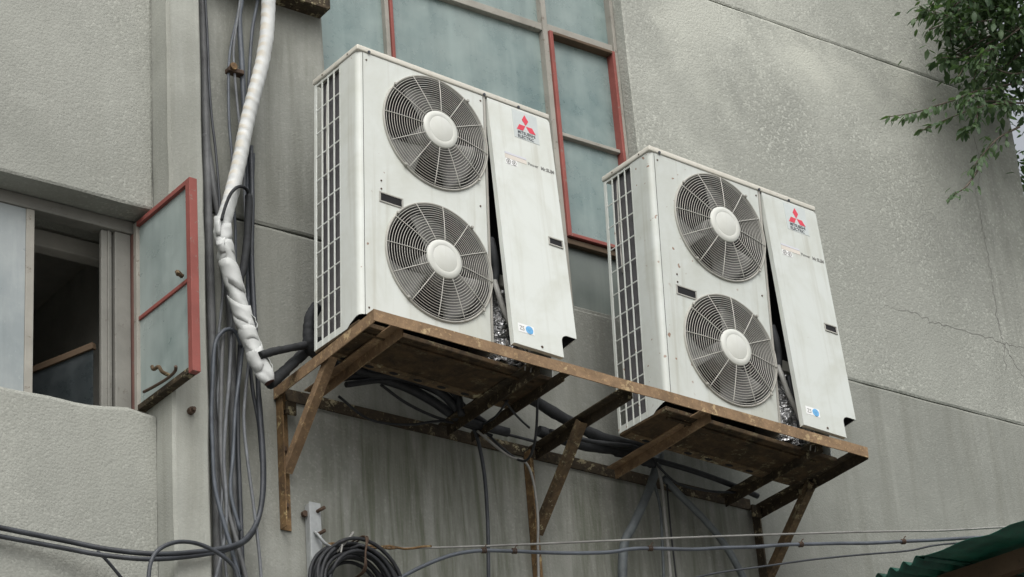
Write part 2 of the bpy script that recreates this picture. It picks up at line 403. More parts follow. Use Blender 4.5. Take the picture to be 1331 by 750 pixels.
def stucco(name, base, speck=0.5, grain=1.0, stain=0.5, streak=0.35, speck_scale=85, patches=()):
    m, nt, b = newmat(name)
    p = geo_pos(nt)
    big = noise(nt, p, 0.55, 5, 0.6, 0.8)
    med = noise(nt, p, 1.9, 6, 0.62, 0.5)
    mid = noise(nt, p, 7, 5, 0.65)
    vor = nt.nodes.new('ShaderNodeTexVoronoi')
    vor.inputs['Scale'].default_value = speck_scale
    nt.links.new(p, vor.inputs['Vector'])
    fine = noise(nt, p, 150, 3, 0.7)
    grit = noise(nt, p, 60, 4, 0.75)
    c = mix(nt, ramp(nt, big, [(0.34, 0.0), (0.66, 1.0)]), tuple(v * (1 - 0.30 * stain) for v in base), tuple(v * (1 + 0.20 * stain) for v in base))
    c = mix(nt, math_n(nt, 'MULTIPLY', ramp(nt, med, [(0.36, 1.0), (0.60, 0.0)]), 0.50 * stain), c, tuple(v * k for v, k in zip(base, (0.62, 0.63, 0.62))))
    c = mix(nt, math_n(nt, 'MULTIPLY', ramp(nt, med, [(0.58, 0.0), (0.72, 1.0)]), 0.35 * stain), c, tuple(min(1, v * 1.3) for v in base))
    c = mix(nt, math_n(nt, 'MULTIPLY', ramp(nt, mid, [(0.35, 1.0), (0.62, 0.0)]), 0.30 * stain), c, tuple(v * 0.70 for v in base))
    # pale and dark grains of the render, thicker in some places than in others
    sep = nt.nodes.new('ShaderNodeSeparateColor')
    nt.links.new(vor.outputs['Color'], sep.inputs[0])
    light = ramp(nt, sep.outputs[0], [(0.74, 0.0), (1.0, 1.0)])
    dark = ramp(nt, sep.outputs[1], [(0.70, 0.0), (1.0, 1.0)])
    clump = ramp(nt, noise(nt, p, 1.4, 5, 0.65), [(0.38, 0.08), (0.64, 1.0)])
    c = mix(nt, math_n(nt, 'MULTIPLY', math_n(nt, 'MULTIPLY', light, clump), 0.62 * speck), c, tuple(min(1, v * 1.7) for v in base))
    c = mix(nt, math_n(nt, 'MULTIPLY', math_n(nt, 'MULTIPLY', dark, clump), 0.45 * speck), c, tuple(v * 0.55 for v in base))
    c = mix(nt, math_n(nt, 'MULTIPLY', ramp(nt, grit, [(0.32, 1.0), (0.66, 0.0)]), 0.30 * speck), c, tuple(v * 0.55 for v in base))
    # rain streaks
    st = noise(nt, geo_pos(nt, (9, 9, 0.55)), 1.0, 5, 0.62, 0.3)
    c = mix(nt, math_n(nt, 'MULTIPLY', ramp(nt, st, [(0.48, 0.0), (0.75, 1.0)]), streak), c, tuple(v * k for v, k in zip(base, (0.50, 0.49, 0.45))))
    st2 = noise(nt, geo_pos(nt, (14, 14, 0.8)), 1.0, 3, 0.5, 0.2)
    c = mix(nt, math_n(nt, 'MULTIPLY', ramp(nt, st2, [(0.60, 0.0), (0.78, 1.0)]), streak * 0.5), c, tuple(min(1, v * 1.35) for v in base))
    run = noise(nt, geo_pos(nt, (16, 16, 1.2)), 1.0, 5, 0.65, 0.4)
    for kind, amt, col, box_, soft in patches:
        z_ = zone(nt, *box_, soft)
        if kind == 'run': z_ = math_n(nt, 'MULTIPLY', z_, ramp(nt, run, [(0.40, 0.0), (0.62, 1.0)]))
        if kind == 'blot': z_ = math_n(nt, 'MULTIPLY', z_, ramp(nt, med, [(0.36, 0.0), (0.60, 1.0)]))
        c = mix(nt, math_n(nt, 'MULTIPLY', z_, amt), c, tuple(v * k for v, k in zip(base, col)))
    nt.links.new(c, b.inputs['Base Color'])
    b.inputs['Roughness'].default_value = 0.92
    set_spec(b, 0.15)
    h = math_n(nt, 'ADD', math_n(nt, 'MULTIPLY', vor.outputs['Distance'], -0.9), math_n(nt, 'ADD', math_n(nt, 'MULTIPLY', grit, 1.4), math_n(nt, 'MULTIPLY', fine, 0.5)))
    h = math_n(nt, 'ADD', h, math_n(nt, 'MULTIPLY', mid, 1.5))
    bump(nt, b, h, 0.6 * grain, 0.004)
    return m

WALL = (0.292, 0.300, 0.270)
# rain stains: soot under the platform, a pale smear below the upper joint, trickles under the tree; also shade painted in below the leaves
M_ROUGH = stucco('pebble_dash', tuple(v * 1.36 for v in WALL), 1.0, 0.9, 0.80, 0.08, 85, (
    ('blot', 0.55, (1.32, 1.31, 1.28), (3.3, 4.75, 9.02, 9.36), 0.22),
    ('blot', 0.45, (1.28, 1.28, 1.25), (2.4, 3.5, 8.7, 9.9), 0.5),
    ('run', 0.45, (0.5, 0.5, 0.49), (4.60, 4.92, 7.3, 9.0), 0.22),
    ('all', 0.6, (0.5, 0.5, 0.5), (4.84, 5.2, 9.10, 9.34), 0.10),  # shading at the wall's edge below the leaves, painted into the colour
    ('blot', 0.4, (0.62, 0.62, 0.62), (3.6, 5.2, 7.2, 8.3), 0.6),
    ('blot', 0.45, (0.62, 0.62, 0.62), (3.1, 3.75, 7.3, 8.6), 0.5)))
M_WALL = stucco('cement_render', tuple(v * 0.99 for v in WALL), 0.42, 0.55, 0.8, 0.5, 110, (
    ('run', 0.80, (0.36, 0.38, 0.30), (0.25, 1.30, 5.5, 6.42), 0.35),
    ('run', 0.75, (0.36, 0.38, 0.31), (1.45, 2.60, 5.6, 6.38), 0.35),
    ('run', 0.5, (0.5, 0.5, 0.47), (-0.4, 0.34, 7.26, 8.4), 0.3),
    ('blot', 0.45, (0.60, 0.60, 0.58), (-0.2, 0.30, 6.7, 7.7), 0.3),
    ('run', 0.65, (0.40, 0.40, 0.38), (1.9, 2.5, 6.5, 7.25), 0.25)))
M_LEFT = stucco('sprayed_render', tuple(v * 1.15 for v in WALL), 0.6, 0.8, 0.50, 0.12, 95)
M_PIL = stucco('smooth_cement', tuple(v * 1.24 for v in WALL), 0.2, 0.35, 0.7, 0.5, 120)

def simple(name, col, rough=0.5, metal=0.0, var=0.15, scale=8, bumpy=0.0, bscale=40, spec=0.4, kind='Object'):
    m, nt, b = newmat(name)
    p = coords(nt, kind=kind)
    n = noise(nt, p, scale, 5, 0.65)
    c = mix(nt, ramp(nt, n, [(0.3, 0.0), (0.7, 1.0)]), tuple(v * (1 - var) for v in col), tuple(min(1, v * (1 + var)) for v in col))
    nt.links.new(c, b.inputs['Base Color'])
    b.inputs['Roughness'].default_value = rough
    b.inputs['Metallic'].default_value = metal
    set_spec(b, spec)
    if bumpy: bump(nt, b, noise(nt, p, bscale, 4, 0.7), bumpy, 0.004)
    return m

def rust(name, base=(0.15, 0.085, 0.05), dark=(0.05, 0.032, 0.022), bright=(0.36, 0.22, 0.11), flake=None, flake_amt=0.5, bright_amt=0.5):
    m, nt, b = newmat(name)
    p = geo_pos(nt)
    n1 = noise(nt, p, 14, 6, 0.7, 0.4)
    n2 = noise(nt, p, 45, 5, 0.75)
    n3 = noise(nt, p, 5, 4, 0.6)
    c = mix(nt, ramp(nt, n1, [(0.35, 0.0), (0.65, 1.0)]), dark, base)
    c = mix(nt, math_n(nt, 'MULTIPLY', ramp(nt, n2, [(0.55, 0.0), (0.72, 1.0)]), bright_amt), c, bright)
    if flake:
        f = math_n(nt, 'MULTIPLY', ramp(nt, noise(nt, p, 22, 6, 0.75), [(0.56, 0.0), (0.6, 1.0)]), ramp(nt, n3, [(0.4, 0.0), (0.6, 1.0)]))
        c = mix(nt, math_n(nt, 'MULTIPLY', f, flake_amt), c, flake)
    nt.links.new(c, b.inputs['Base Color'])
    b.inputs['Roughness'].default_value = 0.85
    set_spec(b, 0.2)
    bump(nt, b, n2, 0.5, 0.004)
    return m

M_RUST = rust('rusty_steel', base=(0.27, 0.182, 0.108), dark=(0.165, 0.112, 0.068), bright=(0.52, 0.36, 0.18), flake=(0.54, 0.42, 0.24), flake_amt=0.7, bright_amt=0.7)
M_RUSTD = rust('dark_rusty_steel', base=(0.066, 0.050, 0.032), dark=(0.026, 0.022, 0.016), bright=(0.17, 0.13, 0.075), flake=(0.36, 0.32, 0.20), flake_amt=0.85, bright_amt=0.5)
M_RUSTY = rust('rusty_steel_ochre', base=(0.23, 0.145, 0.07), dark=(0.09, 0.06, 0.036), bright=(0.46, 0.32, 0.13), flake=(0.52, 0.42, 0.22), flake_amt=0.8)
M_BRACE = rust('lichened_steel', base=(0.15, 0.105, 0.06), dark=(0.06, 0.045, 0.03), bright=(0.34, 0.25, 0.12), flake=(0.44, 0.40, 0.25), flake_amt=0.85, bright_amt=0.6)
M_PAN = rust('rusted_base_pan', base=(0.085, 0.056, 0.03), dark=(0.03, 0.023, 0.015), bright=(0.13, 0.08, 0.04), flake=(0.20, 0.18, 0.11), flake_amt=0.7)

def enamel(name, col, rusty=0.3, dirt=0.35, spots=0.9):
    """white paint of the air conditioners: grime, runs and rust spots"""
    m, nt, b = newmat(name)
    p = coords(nt)
    g = noise(nt, p, 3.0, 6, 0.65, 0.4)
    c = mix(nt, math_n(nt, 'MULTIPLY', ramp(nt, g, [(0.42, 0.0), (0.75, 1.0)]), dirt), col, tuple(v * k for v, k in zip(col, (0.72, 0.70, 0.62))))
    ps = coords(nt, (22, 22, 0.9))
    s = noise(nt, ps, 1.0, 4, 0.6, 0.25)
    c = mix(nt, math_n(nt, 'MULTIPLY', ramp(nt, s, [(0.55, 0.0), (0.78, 1.0)]), dirt * 0.75), c, tuple(v * k for v, k in zip(col, (0.66, 0.62, 0.54))))
    sp_n = noise(nt, p, 34, 1, 0.4)
    th = 0.80 - 0.097 * rusty
    spot = ramp(nt, sp_n, [(th, 0.0), (th + 0.025, 1.0)])
    zone = ramp(nt, noise(nt, p, 2.6, 2, 0.5), [(0.40, 0.0), (0.50, 1.0)])
    c = mix(nt, math_n(nt, 'MULTIPLY', math_n(nt, 'MULTIPLY', spot, zone), spots), c, (0.24, 0.14, 0.09))
    nt.links.new(c, b.inputs['Base Color'])
    b.inputs['Roughness'].default_value = 0.42
    set_spec(b, 0.35)
    bump(nt, b, noise(nt, p, 5, 3, 0.5), 0.08, 0.01)
    return m

M_AC1 = enamel('white_enamel', (0.615, 0.645, 0.61), 0.25, 0.65)
M_AC2 = enamel('white_enamel_rust_spotted', (0.545, 0.575, 0.545), 1.0, 0.7)
M_PANEL2 = enamel('white_enamel_dull', (0.55, 0.58, 0.55), 0.35, 0.7)
M_CAP = enamel('hub_cap_enamel', (0.60, 0.615, 0.575), 0.0, 0.4, 0.0)
M_LID = enamel('weathered_cream_enamel', (0.60, 0.585, 0.52), 0.15, 0.5)
M_TRIM = simple('grille_wire_coating', (0.47, 0.465, 0.425), 0.5, var=0.1)
M_RIM = simple('grille_rim_paint', (0.36, 0.355, 0.32), 0.5, var=0.15)
M_BELL = simple('bell_mouth_sheet', (0.055, 0.055, 0.052), 0.5, var=0.25)
M_BLADE = simple('fan_blade_plastic', (0.16, 0.16, 0.15), 0.45, var=0.25, scale=12)
M_DARK = simple('dark_interior', (0.012, 0.012, 0.013), 0.9, var=0.3)
M_BLACK = simple('black_rubber', (0.022, 0.024, 0.027), 0.6, var=0.4, scale=30, bumpy=0.25, bscale=60)
M_FOAM = simple('black_pipe_lagging', (0.020, 0.022, 0.024), 0.8, var=0.4, scale=20, bumpy=0.5, bscale=45)
M_CBL = simple('grey_blue_cable', (0.085, 0.098, 0.115), 0.5, var=0.35, scale=10)
M_CBLD = simple('dark_cable', (0.040, 0.045, 0.052), 0.5, var=0.4, scale=10)
M_CONDUIT = simple('grey_conduit', (0.125, 0.13, 0.132), 0.6, var=0.35, scale=9, bumpy=0.15)
M_PALEC = simple('pale_cable', (0.24, 0.24, 0.225), 0.6, var=0.25, scale=10)
M_CBL2 = simple('faded_grey_cable', (0.135, 0.145, 0.155), 0.6, var=0.35, scale=12)
M_HOSE = simple('grey_hose', (0.10, 0.115, 0.12), 0.6, var=0.35, scale=12)
M_ZINC = simple('galvanised_steel', (0.36, 0.38, 0.38), 0.5, metal=0.25, var=0.2, scale=18)
M_BOLT = simple('rusty_bolt', (0.07, 0.045, 0.03), 0.8, var=0.4, scale=40)
M_BADGE = simple('badge_plate', (0.50, 0.54, 0.53), 0.4, var=0.06)
M_RED = simple('logo_red', (0.60, 0.055, 0.085), 0.45, var=0.08)
M_INK = simple('logo_ink', (0.045, 0.05, 0.06), 0.6, var=0.1)
M_INK2 = simple('faded_ink', (0.20, 0.20, 0.19), 0.6, var=0.2)
M_PINKT = simple('faded_label_tint', (0.60, 0.56, 0.50), 0.6, var=0.1)
M_LILAC = simple('faded_label_lilac', (0.55, 0.56, 0.60), 0.6, var=0.05)
M_STK = simple('sticker_white', (0.76, 0.77, 0.76), 0.5, var=0.04)
M_BLUE = simple('sticker_blue', (0.13, 0.36, 0.62), 0.5, var=0.2, scale=60)

def fins():
    m, nt, b = newmat('condenser_fins')
    p = coords(nt, (1, 1, 1))
    wv = nt.nodes.new('ShaderNodeTexWave')
    wv.inputs['Scale'].default_value = 90
    wv.bands_direction = 'Y'
    nt.links.new(p, wv.inputs['Vector'])
    n = noise(nt, p, 9, 4, 0.6)
    c = mix(nt, wv.outputs[0], (0.03, 0.03, 0.035), (0.095, 0.092, 0.10))
    c = mix(nt, ramp(nt, n, [(0.4, 0.0), (0.8, 0.6)]), c, (0.12, 0.115, 0.11))
    nt.links.new(c, b.inputs['Base Color'])
    b.inputs['Roughness'].default_value = 0.6
    bump(nt, b, wv.outputs[0], 0.6, 0.004)
    return m
M_FINS = fins()

def foil():
    m, nt, b = newmat('crumpled_foil')
    p = coords(nt)
    v = nt.nodes.new('ShaderNodeTexVoronoi')
    v.inputs['Scale'].default_value = 38
    nt.links.new(noise_vec(nt, p), v.inputs['Vector'])
    b.inputs['Base Color'].default_value = (0.72, 0.73, 0.74, 1)
    b.inputs['Metallic'].default_value = 0.55
    b.inputs['Roughness'].default_value = 0.28
    bump(nt, b, v.outputs['Distance'], 1.0, 0.03)
    return m

def noise_vec(nt, p):
    n = nt.nodes.new('ShaderNodeTexNoise')
    n.inputs['Scale'].default_value = 9
    nt.links.new(p, n.inputs['Vector'])
    a = nt.nodes.new('ShaderNodeMixRGB')
    a.blend_type = 'ADD'
    a.inputs[0].default_value = 0.25
    nt.links.new(p, a.inputs[1])
    nt.links.new(n.outputs[1], a.inputs[2])
    return a.outputs[0]
M_FOIL = foil()

def glass(name, col, dust, rough=0.22, streak=0.55):
    """old window glass, filmed with dust so that it only half mirrors the sky"""
    m, nt, b = newmat(name)
    p = geo_pos(nt)
    n = noise(nt, p, 1.7, 6, 0.62, 0.2)
    n2 = noise(nt, p, 7, 5, 0.62, 0.0)
    s = noise(nt, geo_pos(nt, (9, 9, 0.9)), 1.0, 4, 0.6, 0.0)
    c = mix(nt, ramp(nt, n, [(0.34, 0.0), (0.66, 1.0)]), col, dust)
    c = mix(nt, math_n(nt, 'MULTIPLY', ramp(nt, n2, [(0.45, 0.0), (0.75, 1.0)]), 0.45), c, tuple(v * 1.3 for v in dust))
    c = mix(nt, math_n(nt, 'MULTIPLY', ramp(nt, s, [(0.50, 0.0), (0.74, 1.0)]), streak), c, tuple(v * 1.35 for v in dust))
    c = mix(nt, math_n(nt, 'MULTIPLY', ramp(nt, s, [(0.28, 1.0), (0.44, 0.0)]), streak * 0.8), c, tuple(v * 0.72 for v in col))
    c = mix(nt, ramp(nt, noise(nt, p, 38, 5, 0.7), [(0.62, 0.0), (0.80, 0.45)]), c, tuple(v * 1.6 for v in dust))
    nt.links.new(c, b.inputs['Base Color'])
    nt.links.new(ramp(nt, n2, [(0.3, rough * 0.6), (0.7, rough + 0.3)]), b.inputs['Roughness'])
    set_spec(b, 0.8)
    bump(nt, b, noise(nt, p, 1.5, 2, 0.5), 0.10, 0.01)
    return m
M_GLASS = glass('dusty_window_glass', (0.120, 0.180, 0.176), (0.215, 0.270, 0.256))
M_GLASS2 = glass('sash_glass', (0.20, 0.255, 0.245), (0.29, 0.34, 0.325), 0.3)
M_GLASS3 = glass('pale_pane_glass', (0.21, 0.245, 0.25), (0.29, 0.315, 0.312), 0.4)  # pale tone paints in the sky's reflection on this pane
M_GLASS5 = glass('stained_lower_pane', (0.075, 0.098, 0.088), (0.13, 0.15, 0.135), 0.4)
M_GLASS4 = glass('dark_inner_glass', (0.02, 0.026, 0.028), (0.045, 0.054, 0.057), 0.3)

def paint(name, col, under, amt=0.4):
    m, nt, b = newmat(name)
    p = geo_pos(nt)
    n = noise(nt, p, 26, 6, 0.72, 0.5)
    v = noise(nt, p, 5, 4, 0.6)
    c = mix(nt, ramp(nt, v, [(0.3, 0.0), (0.7, 1.0)]), tuple(x * 0.8 for x in col), tuple(min(1, x * 1.15) for x in col))
    c = mix(nt, math_n(nt, 'MULTIPLY', ramp(nt, n, [(0.60, 0.0), (0.66, 1.0)]), amt), c, under)
    nt.links.new(c, b.inputs['Base Color'])
    b.inputs['Roughness'].default_value = 0.65
    set_spec(b, 0.25)
    bump(nt, b, n, 0.35, 0.003)
    return m
M_REDP = paint('flaking_red_paint', (0.25, 0.078, 0.065), (0.22, 0.165, 0.135), 0.9)
M_BRNP = paint('red_brown_paint', (0.17, 0.095, 0.08), (0.16, 0.13, 0.11), 0.8)
M_GREYP = paint('weathered_grey_paint', (0.30, 0.29, 0.255), (0.13, 0.10, 0.08), 0.75)
M_WOOD = paint('grey_window_wood', (0.20, 0.198, 0.178), (0.09, 0.075, 0.06), 0.5)
M_OLDW = paint('brown_old_wood', (0.10, 0.07, 0.045), (0.04, 0.03, 0.022), 0.6)
M_ROOM = simple('room_plaster', (0.52, 0.51, 0.46), 0.9, var=0.2, scale=3)

def wrap():
    m, nt, b = newmat('white_lagging_tape')
    g = nt.nodes.new('ShaderNodeNewGeometry')
    mp = nt.nodes.new('ShaderNodeMapping')
    mp.inputs['Rotation'].default_value = (0.0, math.radians(-28), 0.0)
    nt.links.new(g.outputs['Position'], mp.inputs['Vector'])
    wv = nt.nodes.new('ShaderNodeTexWave')
    wv.bands_direction = 'Z'
    wv.inputs['Scale'].default_value = 6.2
    wv.inputs['Distortion'].default_value = 4.0
    wv.inputs['Detail Scale'].default_value = 2.0
    nt.links.new(mp.outputs[0], wv.inputs['Vector'])
    p = geo_pos(nt)
    n = noise(nt, p, 6, 5, 0.6)
    c = mix(nt, ramp(nt, n, [(0.35, 0.0), (0.7, 1.0)]), (0.42, 0.435, 0.42), (0.60, 0.62, 0.61))
    sx = nt.nodes.new('ShaderNodeSeparateXYZ')
    nt.links.new(g.outputs['Normal'], sx.inputs[0])
    side = ramp(nt, math_n(nt, 'MULTIPLY', sx.outputs[0], -1.0), [(0.05, 0.0), (0.75, 1.0)])
    zone = nt.nodes.new('ShaderNodeSeparateXYZ')
    nt.links.new(g.outputs['Position'], zone.inputs[0])
    zr = nt.nodes.new('ShaderNodeMapRange')
    zr.inputs[1].default_value = 7.1
    zr.inputs[2].default_value = 7.35
    nt.links.new(zone.outputs[2], zr.inputs[0])
    yel = math_n(nt, 'MULTIPLY', math_n(nt, 'MULTIPLY', ramp(nt, wv.outputs[0], [(0.45, 0.0), (0.75, 1.0)]), side), zr.outputs[0])
    c = mix(nt, math_n(nt, 'MULTIPLY', yel, 0.36), c, (0.46, 0.36, 0.19))
    nt.links.new(c, b.inputs['Base Color'])
    b.inputs['Roughness'].default_value = 0.6
    c2 = noise(nt, p, 22, 5, 0.7)
    bump(nt, b, math_n(nt, 'ADD', wv.outputs[0], math_n(nt, 'MULTIPLY', n, 1.5)), 0.18, 0.008)
    return m
M_WRAP = wrap()

def leafmat(name, a, c2):
    m, nt, b = newmat(name)
    oi = nt.nodes.new('ShaderNodeNewGeometry')
    n = noise(nt, geo_pos(nt), 9, 3, 0.6)
    r = math_n(nt, 'ADD', math_n(nt, 'MULTIPLY', oi.outputs['Random Per Island'], 0.6), math_n(nt, 'MULTIPLY', n, 0.5))
    c = mix(nt, ramp(nt, r, [(0.2, 0.0), (0.85, 1.0)]), a, c2)
    nt.links.new(c, b.inputs['Base Color'])
    b.inputs['Roughness'].default_value = 0.5
    set_spec(b, 0.35)
    tr = nt.nodes.new('ShaderNodeBsdfTranslucent')
    nt.links.new(mix(nt, 1.0, c, (1.1, 1.3, 0.55), 'MULTIPLY'), tr.inputs['Color'])
    ms = nt.nodes.new('ShaderNodeMixShader')
    ms.inputs[0].default_value = 0.35
    nt.links.new(b.outputs[0], ms.inputs[1])
    nt.links.new(tr.outputs[0], ms.inputs[2])
    nt.links.new(ms.outputs[0], nt.nodes['Material Output'].inputs['Surface'])
    return m
M_LEAF = leafmat('leaf_green', (0.040, 0.076, 0.040), (0.115, 0.175, 0.09))
M_BARK = simple('bark', (0.09, 0.075, 0.058), 0.9, var=0.4, scale=20, bumpy=0.6, bscale=30)

def plastic_green():
    m, nt, b = newmat('green_corrugated_plastic')
    p = geo_pos(nt)
    n = noise(nt, p, 7, 5, 0.65)
    c = mix(nt, ramp(nt, n, [(0.3, 0.0), (0.7, 1.0)]), (0.012, 0.075, 0.055), (0.035, 0.16, 0.115))
    c = mix(nt, math_n(nt, 'MULTIPLY', ramp(nt, noise(nt, p, 20, 5, 0.7), [(0.55, 0.0), (0.7, 1.0)]), 0.5), c, (0.05, 0.07, 0.055))
    nt.links.new(c, b.inputs['Base Color'])
    b.inputs['Roughness'].default_value = 0.3
    tr = nt.nodes.new('ShaderNodeBsdfTranslucent')
    nt.links.new(c, tr.inputs['Color'])
    ms = nt.nodes.new('ShaderNodeMixShader')
    ms.inputs[0].default_value = 0.35
    nt.links.new(b.outputs[0], ms.inputs[1])
    nt.links.new(tr.outputs[0], ms.inputs[2])
    nt.links.new(ms.outputs[0], nt.nodes['Material Output'].inputs['Surface'])
    return m
M_GREEN = plastic_green()
M_GROUND = simple('ground_concrete', (0.16, 0.155, 0.145), 0.9, var=0.25, scale=0.8, bumpy=0.3, bscale=20)

# ------------------------------------------------------------------ ground
bm = bmesh.new()
S = 400
vs = [bm.verts.new(v) for v in ((-S, -S, 0), (S, -S, 0), (S, S, 0), (-S, S, 0))]
bm.faces.new(vs)
tag(finish('ground', bm, M_GROUND), kind='structure')

# ------------------------------------------------------------------ building
B = empty('building', (0, 0, 0))
tag(B, 'grey cement-rendered building with a pilaster and old metal-framed windows', 'building')

def wall_slab(name, x0, x1, z0, z1, mat, y0=0.0, y1=0.28, wob=0.003, bev=0.012, step=0.25):
    """wall panel whose front edges are softly rounded and slightly uneven"""
    bm = bmesh.new()
    nx = max(1, int((x1 - x0) / step)); nz = max(1, int((z1 - z0) / step))
    g = {}
    for i in range(nx + 1):
        for j in range(nz + 1):
            x = x0 + (x1 - x0) * i / nx; z = z0 + (z1 - z0) * j / nz
            ed = i in (0, nx) or j in (0, nz)
            if i not in (0, nx) and j in (0, nz): z += random.uniform(-wob, wob)
            if j not in (0, nz) and i in (0, nx): x += random.uniform(-wob, wob)
            g[i, j] = bm.verts.new((x, y0 + (bev if ed else random.uniform(-wob, wob) * 0.5), z))
    for i in range(nx):
        for j in range(nz):
            bm.faces.new((g[i, j], g[i + 1, j], g[i + 1, j + 1], g[i, j + 1]))
    loop = [(i, 0) for i in range(nx)] + [(nx, j) for j in range(nz)] + [(i, nz) for i in range(nx, 0, -1)] + [(0, j) for j in range(nz, 0, -1)]
    back = {k: bm.verts.new((g[k].co.x, y1, g[k].co.z)) for k in loop}
    n = len(loop)
    for a in range(n):
        p, q = loop[a], loop[(a + 1) % n]
        bm.faces.new((g[p], back[p], back[q], g[q]))
    return finish(name, bm, mat, B, smooth=True, autosmooth=30)

def edge_slab(name, x0, x1, z0, z1, mat, y0=0.0, y1=0.28, wob=0.003):
    """wall panel with a fine row of quads along its border so only the arris is rounded"""
    bm = bmesh.new()
    def axis(a, b, st):
        n = max(1, int(round((b - a) / st)))
        r = [a, a + 0.012] + [a + (b - a) * k / n for k in range(1, n)] + [b - 0.012, b]
        return r
    xs = axis(x0, x1, 0.15); zs = axis(z0, z1, 0.15)
    g = {}
    for i, x in enumerate(xs):
        for j, z in enumerate(zs):
            ex = i in (0, len(xs) - 1); ez = j in (0, len(zs) - 1)
            y = y0 + (0.005 if (ex or ez) else 0)
            dx = random.uniform(-wob, wob) if ex and not ez else 0
            dz = random.uniform(-wob, wob) if ez and not ex else 0
            g[i, j] = bm.verts.new((x + dx, y, z + dz))
    nx, nz = len(xs) - 1, len(zs) - 1
    for i in range(nx):
        for j in range(nz):
            f = bm.faces.new((g[i, j], g[i + 1, j], g[i + 1, j + 1], g[i, j + 1]))
    loop = [(i, 0) for i in range(nx)] + [(nx, j) for j in range(nz)] + [(i, nz) for i in range(nx, 0, -1)] + [(0, j) for j in range(nz, 0, -1)]
    back = {k: bm.verts.new((g[k].co.x, y1, g[k].co.z)) for k in loop}
    n = len(loop)
    for a in range(n):
        p, q = loop[a], loop[(a + 1) % n]
        bm.faces.new((g[p], back[p], back[q], g[q]))
    return finish(name, bm, mat, B)

ZJ, ZK = 7.237, 9.365          # the two cast joints that run along the wall
WX0, WX1 = 0.33, 2.195         # large window opening
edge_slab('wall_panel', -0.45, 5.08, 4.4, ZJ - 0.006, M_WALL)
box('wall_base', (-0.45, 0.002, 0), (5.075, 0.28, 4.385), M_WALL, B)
edge_slab('wall_panel', -0.45, WX0, ZJ + 0.005, 9.9, M_WALL)
edge_slab('wall_panel', WX1, 5.08, ZJ, ZK - 0.003, M_ROUGH)
edge_slab('wall_panel', WX1, 5.08, ZK + 0.003, 12.4, M_ROUGH)
edge_slab('wall_panel', -0.45, WX1 - 0.004, 9.91, 12.4, M_ROUGH)
box('joint_backing', (WX1 + 0.02, 0.022, 7.0), (5.06, 0.2, 12.3), M_DARK, B)
box('joint_backing', (-0.44, 0.022, 7.0), (WX0 - 0.02, 0.2, 8.0), M_DARK, B)
box('side_wall', (4.85, 0.3, 0), (5.078, 9, 12.4), M_ROUGH, B)
box('roof_slab', (-6, -0.0, 12.41), (5.1, 9, 12.7), M_WALL, B)
# left bay: spandrels above and below the strip window
LX0, LX1 = -2.45, -0.575
edge_slab('spandrel', -6, LX1 - 0.003, 7.168, 12.4, M_LEFT, 0.0, 0.36)
bm = bmesh.new()
n = 90
pts = []
for i in range(n + 1):
    x = -6 + (LX1 - 0.003 + 6) * i / n
    z = 6.196 + 0.010 * math.sin(x * 7.1) + 0.006 * math.sin(x * 17 + 1) + random.uniform(-0.003, 0.003)
    pts.append((x, z))
rows = []
for x, z in pts:
    rows.append([bm.verts.new(v) for v in ((x, 0.0, 4.4), (x, 0.0, 5.5), (x, 0.0, z - 0.022), (x, 0.005, z - 0.008), (x, 0.018, z), (x, 0.05, z + 0.004), (x, 0.36, z + 0.002), (x, 0.36, 4.4))])
for a, b_ in zip(rows, rows[1:]):
    for k in range(8): bm.faces.new((a[k], b_[k], b_[(k + 1) % 8], a[(k + 1) % 8]))
bm.faces.new(rows[0]); bm.faces.new(rows[-1][::-1])
finish('spandrel', bm, M_LEFT, B)
box('wall_base', (-6, 0.004, 0), (LX1 - 0.003, 0.3, 4.39), M_LEFT, B)
box('pier', (-6, 0.003, 6.22), (LX0, 0.36, 7.162), M_LEFT, B)
# pilaster, slightly out of true along its arrises
bm = bmesh.new()
prof0 = [(-0.575, 0.36), (-0.575, -0.128), (-0.563, -0.14), (-0.417, -0.14), (-0.408, -0.131), (-0.408, 0.30), ]
rows = []
nz = 80
for j in range(nz + 1):
    z = 12.4 * j / nz
    dx = random.uniform(-0.003, 0.003)
    rows.append([bm.verts.new((x + dx * (1 if y < 0 else 0), y + (random.uniform(-0.002, 0.002) if y < 0 else 0), z)) for x, y in prof0])
for a, b_ in zip(rows, rows[1:]):
    for k in range(6): bm.faces.new((a[k], a[(k + 1) % 6], b_[(k + 1) % 6], b_[k]))
bm.faces.new(rows[0]); bm.faces.new(rows[-1])
finish('pilaster', bm, M_PIL, B)

# room behind the open window
bm = bmesh.new()
def quad(bm, *v): bm.faces.new([bm.verts.new(q) for q in v])
RX0, RX1, RY0, RY1, RZ0, RZ1 = -3.4, -0.46, 0.361, 2.6, 4.9, 7.33
quad(bm, (RX0, RY1, RZ0), (RX1, RY1, RZ0), (RX1, RY1, RZ1), (RX0, RY1, RZ1))
quad(bm, (RX0, RY0, RZ0), (RX0, RY1, RZ0), (RX0, RY1, RZ1), (RX0, RY0, RZ1))
quad(bm, (RX1, RY0, RZ0), (RX1, RY1, RZ0), (RX1, RY1, RZ1), (RX1, RY0, RZ1))
quad(bm, (RX0, RY0, RZ0), (RX1, RY0, RZ0), (RX1, RY1, RZ0), (RX0, RY1, RZ0))
quad(bm, (RX0, RY0, RZ1), (RX1, RY0, RZ1), (RX1, RY1, RZ1), (RX0, RY1, RZ1))
finish('room', bm, M_ROOM, B)

